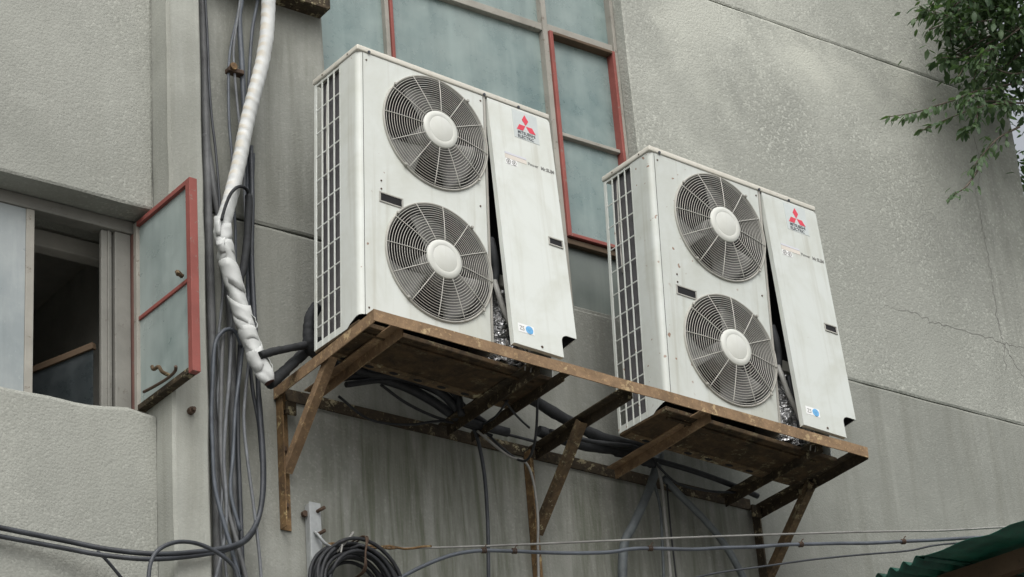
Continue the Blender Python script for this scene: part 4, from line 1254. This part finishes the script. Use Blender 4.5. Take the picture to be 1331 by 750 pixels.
    text_mesh('lettering', 'Mr.SLIM', 0.026, M_INK2, lb, face_front(0.303, -0.0030, -0.306, 0.85, 1.0), 0.0006)
    mk = box('mark_plate', (0.066, -0.0030, -0.338), (0.130, -0.0022, -0.3075), M_STK, sp)
    for k in range(2):
        bm = bmesh.new()
        t = bmesh.new(); spin_ring(t, [(0.0125, -0.0044), (0.0100, -0.0044), (0.0100, -0.0034), (0.0125, -0.0034)], 20)
        merge(bm, t, Matrix.Translation((0.082 + 0.031 * k, 0, -0.323)))
        add_box(bm, (0.078 + 0.031 * k, -0.0042, -0.327), (0.086 + 0.031 * k, -0.0034, -0.319))
        finish('mark', bm, M_INK2, mk)
    # finger pull
    bm = bmesh.new()
    px, pz = 0.298, -0.690
    add_box(bm, (px - 0.040, -0.007, pz - 0.022), (px + 0.040, -0.0022, pz - 0.015), 0.001, 1)
    add_box(bm, (px - 0.040, -0.007, pz + 0.015), (px + 0.040, -0.0022, pz + 0.022), 0.001, 1)
    add_box(bm, (px - 0.040, -0.0065, pz - 0.0152), (px - 0.034, -0.0023, pz + 0.0152), 0.001, 1)
    add_box(bm, (px + 0.034, -0.0065, pz - 0.0152), (px + 0.040, -0.0023, pz + 0.0152), 0.001, 1)
    fp = finish('finger_pull', bm, M_RIM, sp)
    box('recess', (px - 0.0335, -0.0034, pz - 0.0148), (px + 0.0335, -0.0024, pz + 0.0148), M_DARK, fp)
    st = box('sticker', (0.030, -0.0030, -PH + 0.066), (0.115, -0.0022, -PH + 0.108), M_STK, sp)
    bm = bmesh.new(); add_disc(bm, (0.090, -0.0032, -PH + 0.086), 0.020, 1, 20, 0.0008); finish('emblem', bm, M_BLUE, st)
    text_mesh('lettering', 'ZS', 0.030, M_PALEC, st, face_front(0.050, -0.0034, -PH + 0.076, 0.8, 1.0))
    bm = bmesh.new(); add_disc(bm, (0.150, -0.0022, -PH + 0.020), 0.006, 1, 10, 0.002); finish('screw', bm, M_BOLT, sp)
    return U

air_conditioner((0.0, -0.680, 6.465), M_AC1, 'left white two-fan outdoor air conditioner in front of the tall window', 20, math.atan2(0.128, 1.29))
air_conditioner((1.609, -0.681, 6.409), M_AC2, 'right white two-fan outdoor air conditioner with rust spots on its casing', 47, math.atan2(0.135, 1.29))

# ------------------------------------------------------------------ white lagged pipe on the left
WP = D['white']
def lagged(bm, P, sides=28, n=20):
    """pipe wound with tape: every lap is a low helical step, crumpled where the lagging has come loose"""
    pts = catmull(P, n)
    Nn = len(pts)
    u = Vector((1, 0, 0)); s_ = 0.0
    ph = [(random.uniform(0, 6.28), random.uniform(2, 6), random.choice((1, 2, 3))) for q in range(7)]
    rings = []
    for i in range(Nn):
        t = (pts[min(i + 1, Nn - 1)] - pts[max(i - 1, 0)]).normalized()
        u = (u - t * u.dot(t)).normalized(); v = t.cross(u)
        if i: s_ += (pts[i] - pts[i - 1]).length
        f = i / (Nn - 1)
        loose = min(1, max(0, (f - 0.53) / 0.08))
        ring = []
        for k in range(sides):
            a = 2 * math.pi * k / sides
            pitch = 0.055 + 0.05 * loose
            saw = (s_ / pitch + a / 6.283 + 0.35 * loose * math.sin(a * 2 + s_ * 9)) % 1.0
            saw = saw / 0.8 if saw < 0.8 else (1 - saw) / 0.2
            r = 0.0325 + 0.0035 * loose + (saw - 0.5) * (0.0022 + 0.002 * loose)
            w_ = sum(math.sin(s_ * fr * 12 + a * m_ + p_) for p_, fr, m_ in ph) / 7
            r += w_ * (0.0012 + 0.006 * loose)
            if f > 0.965: r *= 1 - 0.35 * ((f - 0.965) / 0.035) ** 2
            ring.append(bm.verts.new(pts[i] + (u * math.cos(a) + v * math.sin(a)) * r))
        rings.append(ring)
    for A, C in zip(rings, rings[1:]):
        for k in range(sides):
            bm.faces.new((A[k], A[(k + 1) % sides], C[(k + 1) % sides], C[k]))
    bm.faces.new(rings[0][::-1]); bm.faces.new(rings[-1])
bm = bmesh.new()
lagged(bm, WP)
wp = finish('lagged_pipe', bm, M_WRAP, None, smooth=True, autosmooth=38)
tag(wp, 'thick white taped pipe curving down the wall beside the pilaster', 'pipe')
for i, ti, ta, wd, sd_ in ((10.3, 0.5, 0.6, 0.085, 1), (11.3, 0.75, 2.2, 0.06, 2), (12.2, 0.65, 4.0, 0.12, 3), (13.6, 0.8, 5.0, 0.10, 5), (14.7, 0.5, 3.0, 0.07, 6), (15.5, 0.7, 0.2, 0.085, 7)):
    # turns of tape lying askew round the pipe, one edge lifted
    random.seed(sd_)
    k0 = int(i); f = i - k0
    a = Vector(WP[k0]).lerp(Vector(WP[k0 + 1]), f); d = (Vector(WP[k0 + 1]) - Vector(WP[k0])).normalized()
    u = d.orthogonal().normalized(); v = d.cross(u)
    bm = bmesh.new()
    cols = []
    for q in range(24):
        an = 2 * math.pi * q / 24
        sk = math.tan(ti) * 0.040 * math.cos(an - ta)
        lift = 0.0012 + 0.0055 * max(0, math.cos(an - ta + 1.0)) ** 2 + random.uniform(-0.0008, 0.0008)
        col = []
        for e_, rr in ((-0.5, 0.0372 + lift), (-0.2, 0.0374 + lift * 0.6), (0.2, 0.0374), (0.5, 0.0360)):
            w_ = wd * (1 + 0.15 * math.sin(an * 2 + sd_))
            col.append(bm.verts.new(a + d * (sk + e_ * w_) + (u * math.cos(an) + v * math.sin(an)) * rr))
        cols.append(col)
    for A, C in zip(cols, cols[1:] + cols[:1]):
        for k in range(3): bm.faces.new((A[k], A[k + 1], C[k + 1], C[k]))
    o = finish('tape_turn', bm, M_WRAP, wp, smooth=True)
    md = o.modifiers.new('thickness', 'SOLIDIFY'); md.thickness = 0.002
# torn tape ends standing off the pipe
for i, sd_, ln in ((10, 1, 0.11), (11, 2, 0.07), (14, 3, 0.08), (16, 4, 0.09)):
    random.seed(sd_ * 13)
    a = Vector(WP[i]); d = (Vector(WP[i + 1]) - Vector(WP[i - 1])).normalized()
    o_ = Vector((-0.8 if sd_ < 3 else 0.75, -0.6, 0)).normalized()
    bm = bmesh.new()
    R0 = []
    for q in range(7):
        f = q / 6
        c_ = a + d * (ln * (f - 0.5)) + o_ * (0.036 + 0.014 * math.sin(f * 3.1)) + Vector((0, 0, random.uniform(-0.003, 0.003)))
        sdv = d.cross(o_).normalized() * (0.017 * (1 - 0.6 * f) + 0.004) + o_ * random.uniform(-0.004, 0.008)
        R0.append((bm.verts.new(c_ - sdv), bm.verts.new(c_ + sdv)))
    for A, C in zip(R0, R0[1:]): bm.faces.new((A[0], A[1], C[1], C[0]))
    o = finish('tape_end', bm, M_WRAP, wp, smooth=True)
    md = o.modifiers.new('thickness', 'SOLIDIFY'); md.thickness = 0.0025
e = Vector(WP[-1]); d = (e - Vector(WP[-2])).normalized()
bm = bmesh.new()
add_tube(bm, [e - d * 0.01, e + d * 0.004], 0.022, 12, 0)
finish('pipe_mouth', bm, simple('rust_red_mouth', (0.06, 0.025, 0.02), 0.9), wp)
random.seed(11)

# ------------------------------------------------------------------ cables and conduits on the left
LC = D['left']
def kinked(P, amp):
    o = [Vector(P[0])]
    for a, b_ in zip(P, P[1:]):
        a, b_ = Vector(a), Vector(b_)
        k = max(1, int((b_ - a).length / 0.14))
        for i in range(1, k + 1):
            q = a.lerp(b_, i / k)
            o.append(q + Vector((random.gauss(0, amp), 0, random.gauss(0, amp))) if not (i == k) else q)
    return o

def cable(name, P, r, mat, label, cat='cable', group=None, sides=8, n=6, jit=0.0):
    if cat == 'cable': P = kinked(P, 0.0028)
    o = tube(name, P, r, mat, None, sides, n, jit)
    return tag(o, label, cat, group)
cable('conduit', LC['conduit1'], 0.019, M_CONDUIT, 'grey conduit pipe straight down the corner beside the pilaster', 'conduit', sides=12)
cable('conduit', LC['conduit2'], 0.018, M_CONDUIT, 'grey conduit pipe bending out from the corner behind the white pipe', 'conduit', sides=12)
NAMES = dict(
 cable_a=(0.006, M_CBLD, 'thin dark cable running down beside the corner conduit'),
 cable_b=(0.0065, M_CBL, 'grey cable bowing out through the rusty clamp, leftmost at the top'),
 cable_c=(0.006, M_CBL2, 'grey cable beside the bowed one, through the rusty clamp'),
 cable_d=(0.013, M_CBL, 'thickest blue-grey cable dropping behind the white pipe'),
 cable_e=(0.008, M_CBL, 'blue-grey cable close left of the white pipe at the top'),
 cable_f=(0.011, M_CBLD, 'upper of the two dark cables sweeping left across the wall base'),
 cable_g=(0.010, M_CBLD, 'lower of the two dark cables sweeping left across the wall base'),
 cable_h=(0.009, M_CBL, 'grey cable looping over below the white pipe, nearest the pilaster'),
 cable_i=(0.010, M_CONDUIT, 'grey cable hanging inside the loop beside the pilaster'),
 cable_j=(0.008, M_CBL2, 'grey cable swaying down the middle of the hanging bundle'),
 cable_k=(0.008, M_CBL, 'grey cable ending against the sweeping dark pair'),
 cable_l=(0.007, M_CBL2, 'thin grey cable falling right of the dark conduit to the frame edge'),
 cable_m=(0.008, M_CBLD, 'short dark cable joining the right-hand bend'),
 cable_p=(0.010, M_CBLD, 'dark cable straight down just right of the conduits'),
 cable_q=(0.0065, M_CBL2, 'thin pale cable wandering down between the conduits'),
 cable_n=(0.009, M_CBLD, 'dark cable arching over the wall at the bottom left'),
 cable_o=(0.007, M_CBLD, 'short dark cable slanting down from the sweeping pair'))
for k, (r, m_, lab) in NAMES.items(): cable('cable', LC[k], r, m_, lab)
SL = D['sleeve']
sl = cable('hooked_tube', SL, lambda t: 0.0075 if t < 0.62 else (0.017 if t < 0.97 else 0.012), M_FOAM, 'black tube hooked over the white pipe into a dark sleeve', 'tube', n=10)
# rusty clamp
cl = tag(box('cable_clamp', (-0.235, -0.085, 7.935), (-0.155, -0.045, 7.958), M_BOLT, None, 0.004), 'small rusty clamp holding two grey cables', 'clamp')
bm = bmesh.new(); add_disc(bm, (-0.215, -0.085, 7.957), 0.018, 1, 10, 0.012); finish('clamp_bolt', bm, M_RUSTY, cl)
# bolts in the pilaster and wall
bm = bmesh.new(); add_disc(bm, (-0.497, -0.14, 6.172), 0.016, 1, 8, 0.022); add_disc(bm, (-0.497, -0.162, 6.172), 0.009, 1, 8, 0.015)
tag(finish('anchor_bolt', bm, M_BOLT), 'rusty anchor bolt in the pilaster under the open casement', 'bolt')
for P, r, lab in zip(D['black_pipes'], (0.017, 0.024, 0.026), ('upper black lagged pipe from the white pipe to the left unit', 'lower black lagged pipe slanting up behind the left unit', 'black lagging bulging behind the lower left corner of the left unit')):
    tag(tube('black_pipe', P, (lambda rr: (lambda t: rr * (1 + 0.03 * math.sin(t * 60) + 0.06 * math.sin(t * 13))))(r), M_FOAM, None, 10, 8, 0.06), lab, 'pipe')
for P, r, lab in zip(D['unit_pipes'], (0.027, 0.025, 0.010), ('thick black lagged pipe sloping from the left unit to the right unit', 'black lagged pipe lying on the back rail under the right unit', 'thin dark line between the two lagged pipes')):
    tag(tube('black_pipe', P, (lambda rr: (lambda t: rr * (1 + 0.06 * math.sin(t * 50))))(r), M_FOAM, None, 10, 8, 0.04), lab, 'pipe')
UL = ('slack black cable nearest the base of the left unit', 'black cable sagging across the back rail under the left unit', 'black cable bent up behind the left unit base', 'thin black cable lying along the back rail', 'second slack black cable under the left unit base', 'thick dark cable lying in a bow behind the left base pan', 'loose black wire dipping below the back rail near the left bracket', 'dark cable resting on the back rail behind the right unit', 'thin black wire drooping under the right unit base')
for P, r, lab in zip(D['under'], (0.020, 0.014, 0.012, 0.007, 0.016, 0.022, 0.006, 0.014, 0.006), UL):
    tag(tube('slack_cable', P, r, M_BLACK, None, 8, 6), lab, 'cable')
HG = D['hang']
HL = dict(thick_drop=(0.0085, M_CBLD, 'dark cable hanging straight down left of the middle bracket'),
 loop_a=(0.006, M_BLACK, 'thin black wire looping under the right edge of the left unit'),
 loop_b=(0.005, M_BLACK, 'short thin black wire curving from the left unit to the back rail'),
 loop_c=(0.005, M_BLACK, 'short thin black wire slanting right under the left unit'),
 drop_pale=(0.006, M_PALEC, 'pale wire running down the middle bracket post'),
 grey_hose=(0.022, M_HOSE, 'grey hose bending down below the right unit'),
 pale_a=(0.008, M_PALEC, 'pale cable hanging below the right unit'),
 pale_b=(0.007, M_HOSE, 'dull cable hanging behind the pale one below the right unit'),
 dark_diag=(0.017, M_HOSE, 'dark hose slanting right below the right unit'),
 thin_c=(0.004, M_BLACK, 'thin black wire beside the pale cable below the right unit'))
for k, (r, m_, lab) in HL.items(): cable('hanging_cable', HG[k], r, m_, lab)

# ------------------------------------------------------------------ wall bracket, coil and aerial wires
bk = box('strain_bracket', (0.122, -0.045, 5.35), (0.178, -0.038, 5.925), M_ZINC, None, 0.002)
tag(bk, 'galvanised flat steel bracket bolted upright to the wall above the coil', 'bracket')
bm = bmesh.new(); add_box(bm, (0.122, -0.0375, 5.35), (0.128, -0.006, 5.918), 0.001); finish('flange', bm, M_ZINC, bk)
for x, z in ((0.160, 5.885), (0.157, 5.78)):
    bm = bmesh.new(); add_tube(bm, [(x, 0.0, z), (x, -0.055, z), (x + 0.012, -0.085, z + 0.006)], 0.008, 8, 0); finish('bolt', bm, M_BOLT, bk)
bm = bmesh.new(); add_disc(bm, (0.112, -0.012, 5.875), 0.014, 1, 10, 0.016); finish('bolt', bm, M_BOLT, bk)
bm = bmesh.new(); add_tube(bm, [(0.142, -0.046, 5.79), (0.150, -0.065, 5.765), (0.175, -0.07, 5.735), (0.22, -0.066, 5.722)], 0.007, 6, 5); finish('shackle', bm, M_ZINC, bk)

bm = bmesh.new()
pts = []
turns, per = 13, 36
for k in range(turns * per + 1):
    a = 2 * math.pi * k / per
    tt = k / (turns * per)
    R = 0.215 - 0.075 * ((tt * 3.7) % 1.0) + 0.008 * math.sin(k * 0.13)
    pts.append((0.300 + math.cos(a) * R * 1.0 + 0.006 * math.sin(k * 0.31), -0.06 - 0.085 * ((tt * 5.3) % 1.0) + 0.012 * math.sin(k * 0.21), 5.535 + math.sin(a) * R * 0.98))
add_tube(bm, pts, 0.0085, 6, 0)
coil = tag(finish('cable_coil', bm, M_BLACK), 'coil of black cable hanging from the galvanised bracket', 'cable coil')
bm = bmesh.new()
for s_ in (0, 1):
    add_tube(bm, [(0.315 + 0.02 * s_, -0.035, 5.77), (0.32 + 0.012 * s_, -0.155, 5.76), (0.312, -0.165, 5.68), (0.31 + 0.01 * s_, -0.145, 5.61), (0.315, -0.045, 5.60)], 0.004, 6, 5)
finish('binding_wire', bm, M_BOLT, coil)
bm = bmesh.new()
add_tube(bm, [(0.20, -0.12, 5.68), (0.235, -0.15, 5.73), (0.262, -0.155, 5.765), (0.27, -0.13, 5.772)], 0.005, 6, 5)
add_tube(bm, [(0.215, -0.14, 5.715), (0.20, -0.16, 5.69), (0.19, -0.165, 5.66)], 0.004, 6, 5)
finish('tie', bm, M_PALEC, coil)

WR = D['wires']
wt = cable('aerial_wire', WR['wire_top'], 0.0048, M_PALEC, 'topmost thin aerial wire stretched from the bracket to the green roof', 'wire', n=8, sides=6)
bm = bmesh.new()
P = [Vector(p) for p in catmull(WR['wire_top'], 8)]
for k in range(2):
    add_tube(bm, [p + Vector((0, -0.004, 0.006 * math.sin(i * 1.3 + k * 3))) for i, p in enumerate(P[:17 - 4 * k])], 0.0052, 6, 0)
finish('rusty_binding', bm, M_RUSTY, wt)
wm = cable('aerial_cable', WR['wire_mid'], 0.0085, M_CBL, 'blue-grey aerial cable tied below the thin wire', 'cable', n=8)
cable('aerial_wire', WR['wire_low'], 0.0045, M_CBLD, 'lowest thin aerial wire sagging at the bottom right', 'wire', n=8, sides=6)
P = catmull(WR['wire_mid'], 8)
for i in (26, 33, 58, 78, 92):
    i = min(i, len(P) - 2)
    bm = bmesh.new()
    t = (P[i + 1] - P[i - 1]).normalized()
    for q in range(3):
        c = P[i] + t * (0.008 * (q - 1)); u = t.orthogonal().normalized(); v = t.cross(u)
        add_tube(bm, [c + (u * math.cos(a) + v * math.sin(a)) * 0.0105 for a in [2 * math.pi * s_ / 10 for s_ in range(10)]], 0.003, 5, 0, closed=True)
    add_tube(bm, [P[i], P[i] + Vector((0.006, -0.004, 0.02)), P[i] + Vector((0.016, -0.006, 0.028))], 0.0025, 5, 3)
    finish('cable_tie', bm, M_BOLT, wm)

# ------------------------------------------------------------------ green corrugated roof, bottom right
W0, K0, E0 = [Vector(v) for v in D['roof']]
RF = empty('corrugated_roof', (0, 0, 0))
tag(RF, 'green corrugated plastic lean-to roof on dark timber at the bottom right', 'roof')
def sheet(name, yA, zA, yB, zB, amp, pitch, x0, x1, dz, parent, n=None, rag=0.0):
    bm = bmesh.new()
    n = n or int(abs(yB - yA) / pitch * 14)
    rows = []
    for i in range(n + 1):
        t = i / n
        y = yA + (yB - yA) * t
        z = zA + (zB - zA) * t + amp * math.sin(2 * math.pi * (y / pitch))
        e_ = rag * math.sin(y * 31) + rag * 0.6 * math.sin(y * 77)
        rows.append([bm.verts.new((x0 + e_ + (x1 - x0) * k / 6, y, z + dz * k / 6 + (e_ * 0.6 if k == 0 else 0))) for k in range(7)])
    for a, b_ in zip(rows, rows[1:]):
        for k in range(6): bm.faces.new((a[k], a[k + 1], b_[k + 1], b_[k]))
    o = finish(name, bm, M_GREEN, parent, smooth=True)
    md = o.modifiers.new('thickness', 'SOLIDIFY'); md.thickness = 0.004
    return o
gy = (E0.z - K0.z) / (E0.y - K0.y)
gw = (W0.z - K0.z) / (W0.y - K0.y)
sheet('roof_sheet', -0.02, W0.z + gw * (-0.02 - W0.y), K0.y - 0.03, K0.z, 0.017, 0.088, 3.12, 5.0, 0.10, RF)
sheet('roof_sheet', K0.y + 0.02, K0.z + 0.004, E0.y - 1.2, E0.z + gy * (-1.2), 0.006, 0.33, 3.115, 5.0, 0.10, RF, n=60, rag=0.006)
zb = lambda y: K0.z + gy * (y - K0.y)
bm = bmesh.new()
add_bar(bm, (3.40, -0.01, zb(-0.01) - 0.06), (3.40, E0.y - 1.1, zb(E0.y - 1.1) - 0.06), [(-0.03, -0.05), (0.03, -0.05), (0.03, 0.045), (-0.03, 0.045)], (0, 0, 1))
finish('edge_beam', bm, M_OLDW, RF)
for k in range(6):
    y = -0.25 - 0.42 * k
    bm = bmesh.new(); add_box(bm, (3.435, y - 0.03, zb(y) - 0.10), (4.98, y + 0.03, zb(y) - 0.022), 0.003); finish('rafter', bm, M_OLDW, RF)
for k in range(9):
    bm = bmesh.new(); y = -0.12 - 0.27 * k
    add_box(bm, (3.50, y - 0.13, zb(y) - 0.60 + random.uniform(-0.02, 0.02)), (3.525 + random.uniform(0, 0.006), y + 0.125, zb(y) - 0.105), 0.003)
    finish('board', bm, M_OLDW, RF)
for x, y in ((3.30, E0.y - 1.0), (4.9, E0.y - 1.0)):
    bm = bmesh.new(); add_box(bm, (x - 0.045, y - 0.045, 0.0), (x + 0.045, y + 0.045, zb(y) - 0.112), 0.004); finish('post', bm, M_OLDW, RF)

# ------------------------------------------------------------------ tree at the corner
TR = empty('tree', (6.1, -0.7, 0))
tag(TR, 'leafy tree hanging over the wall at the top right corner', 'tree')
def T(p): return Vector(p) - Vector((6.1, -0.7, 0))
bm = bmesh.new()
add_tube(bm, [T((6.1, -0.7, -0.05)), T((6.05, -0.68, 2.5)), T((6.2, -0.6, 5.0)), T((6.1, -0.6, 7.4)), T((6.25, -0.4, 9.4)), T((6.2, -0.3, 11.5))], lambda t: 0.15 * (1 - t) + 0.03, 12, 8, jit=0.05)
finish('trunk', bm, M_BARK, TR)
hub = Vector((5.75, -0.55, 9.35))

def leaf_verts(L_=0.050, W_=0.023):
    return [(0, 0, 0), (L_ * 0.35, W_ * 0.5, -0.003), (L_ * 0.35, 0, 0.0), (L_ * 0.35, -W_ * 0.5, -0.003), (L_ * 0.72, W_ * 0.36, -0.008), (L_ * 0.72, 0, -0.005), (L_ * 0.72, -W_ * 0.36, -0.008), (L_, 0, -0.014)], \
        [(0, 2, 1), (0, 3, 2), (1, 2, 5, 4), (2, 3, 6, 5), (4, 5, 7), (5, 6, 7)]
def rand_mat(pos, dirv, sc):
    dirv = dirv.normalized()
    up = Vector((random.gauss(0, 0.35), random.gauss(0, 0.35), 1)).normalized()
    s = up.cross(dirv)
    s = s.normalized() if s.length > 1e-4 else Vector((0, 1, 0))
    up = dirv.cross(s)
    m = Matrix.Identity(4)
    m.col[0] = (*(dirv * sc), 0); m.col[1] = (*(s * sc), 0); m.col[2] = (*(up * sc), 0)
    m.translation = pos
    return m
LV, LF = leaf_verts()
leaf_me = bpy.data.meshes.new('leaf')
leaf_me.from_pydata(LV, [], LF); leaf_me.materials.append(M_LEAF)
for p in leaf_me.polygons: p.use_smooth = True

# twigs that show against the wall, with their own leaves
n_leaf = 0
mass_v, mass_f = [], []
def mass_leaf(m):
    o = len(mass_v)
    for v in LV: mass_v.append(tuple(m @ Vector(v)))
    for f in LF: mass_f.append(tuple(i + o for i in f))
def sprig(P, start, dens, own=True, r0=0.006):
    """curved twig with alternating side shoots of leaves"""
    global n_leaf
    pts = catmull(P, 8)
    bm = bmesh.new()
    add_tube(bm, pts, lambda t: r0 * (1 - 0.75 * t) + 0.001, 5, 0)
    tw = finish('twig', bm, M_BARK, TR)
    L_ = len(pts)
    for i in range(int(start * L_), L_ - 1):
        t = (pts[min(i + 1, L_ - 1)] - pts[i - 1]).normalized()
        for q in range(dens):
            side = random.choice((-1, 1))
            off = Vector((random.gauss(0, 0.5), random.gauss(0, 0.8), random.gauss(0, 0.45) - 0.1))
            d = (t * random.uniform(0.2, 0.9) + off).normalized()
            base = pts[i] + (pts[i + 1] - pts[i]) * random.random()
            reach = random.uniform(0.0, 0.11) * (1.15 - i / L_)
            pos = base + d * reach
            dl = (d + Vector((0, 0, -0.45 + random.gauss(0, 0.3))) + t * 0.3)
            m = rand_mat(pos, dl, random.uniform(0.75, 1.35))
            if own and n_leaf < 300:
                lf = link('leaf', leaf_me, tw); lf.matrix_local = m; n_leaf += 1
            else: mass_leaf(m)
    return tw
SP = [[T(v) for v in s] for s in D['spray']]
for idx, (st, de) in {2: (0.15, 2), 4: (0.1, 2), 5: (0.25, 1), 0: (0.35, 2)}.items():
    tw = sprig(SP[idx], st, de)
for idx in (0, 1, 3, 6, 7, 8):
    random.seed(100 + idx)
    for rep in range(3):
        sprig([p + Vector((random.gauss(0, 0.04), random.gauss(0, 0.12), random.gauss(0, 0.05))) for p in SP[idx]], 0.0, 3, own=False)
# limbs and the mass of the crown
random.seed(21)
for k in range(16):
    a = T((6.15, -0.55, random.uniform(8.2, 10.4)))
    b_ = T((random.uniform(4.55, 7.4), random.uniform(-1.0, 0.6) if k % 2 else -0.5, random.uniform(9.0, 10.6)))
    bm = bmesh.new()
    mid = (a + b_) / 2 + Vector((0, 0, random.uniform(0.05, 0.3)))
    add_tube(bm, [a, mid, b_], lambda t: 0.032 * (1 - t) + 0.006, 6, 6)
    finish('limb', bm, M_BARK, TR)
for c in range(880):
    x = random.uniform(4.45, 7.5); y = random.uniform(-1.5, 1.3); z = random.uniform(8.75, 11.0)
    if c > 760: x = random.uniform(4.22, 5.0); z = random.uniform(9.1, 10.1)
    if x < 5.15: y = random.uniform(-0.9, -0.25)
    # the crown thins out below and towards the wall
    if x < 5.3 and z < 8.98 + (5.3 - x) * 0.30: continue
    if random.random() < 0.68 and x > 5.0: continue
    if c % 9 == 0: x, y, z = random.uniform(5.12, 5.7), random.uniform(-0.6, 1.5), random.uniform(8.3, 9.3)
    cc = T((x, y, z))
    for q in range(26):
        d = Vector((random.gauss(0, 1), random.gauss(0, 1), random.gauss(0, 0.7)))
        pos = cc + d * 0.085
        if (pos + Vector((6.1, -0.7, 0))).x < 5.1 and (pos + Vector((6.1, -0.7, 0))).y > -0.03: continue
        mass_leaf(rand_mat(pos, d.normalized() + Vector((0, 0, -0.5)), random.uniform(0.8, 1.5)))
me = bpy.data.meshes.new('crown')
me.from_pydata(mass_v, [], mass_f)
me.materials.append(M_LEAF)
for p in me.polygons: p.use_smooth = True
cr = link('crown', me, TR)
cr['kind'] = 'stuff'
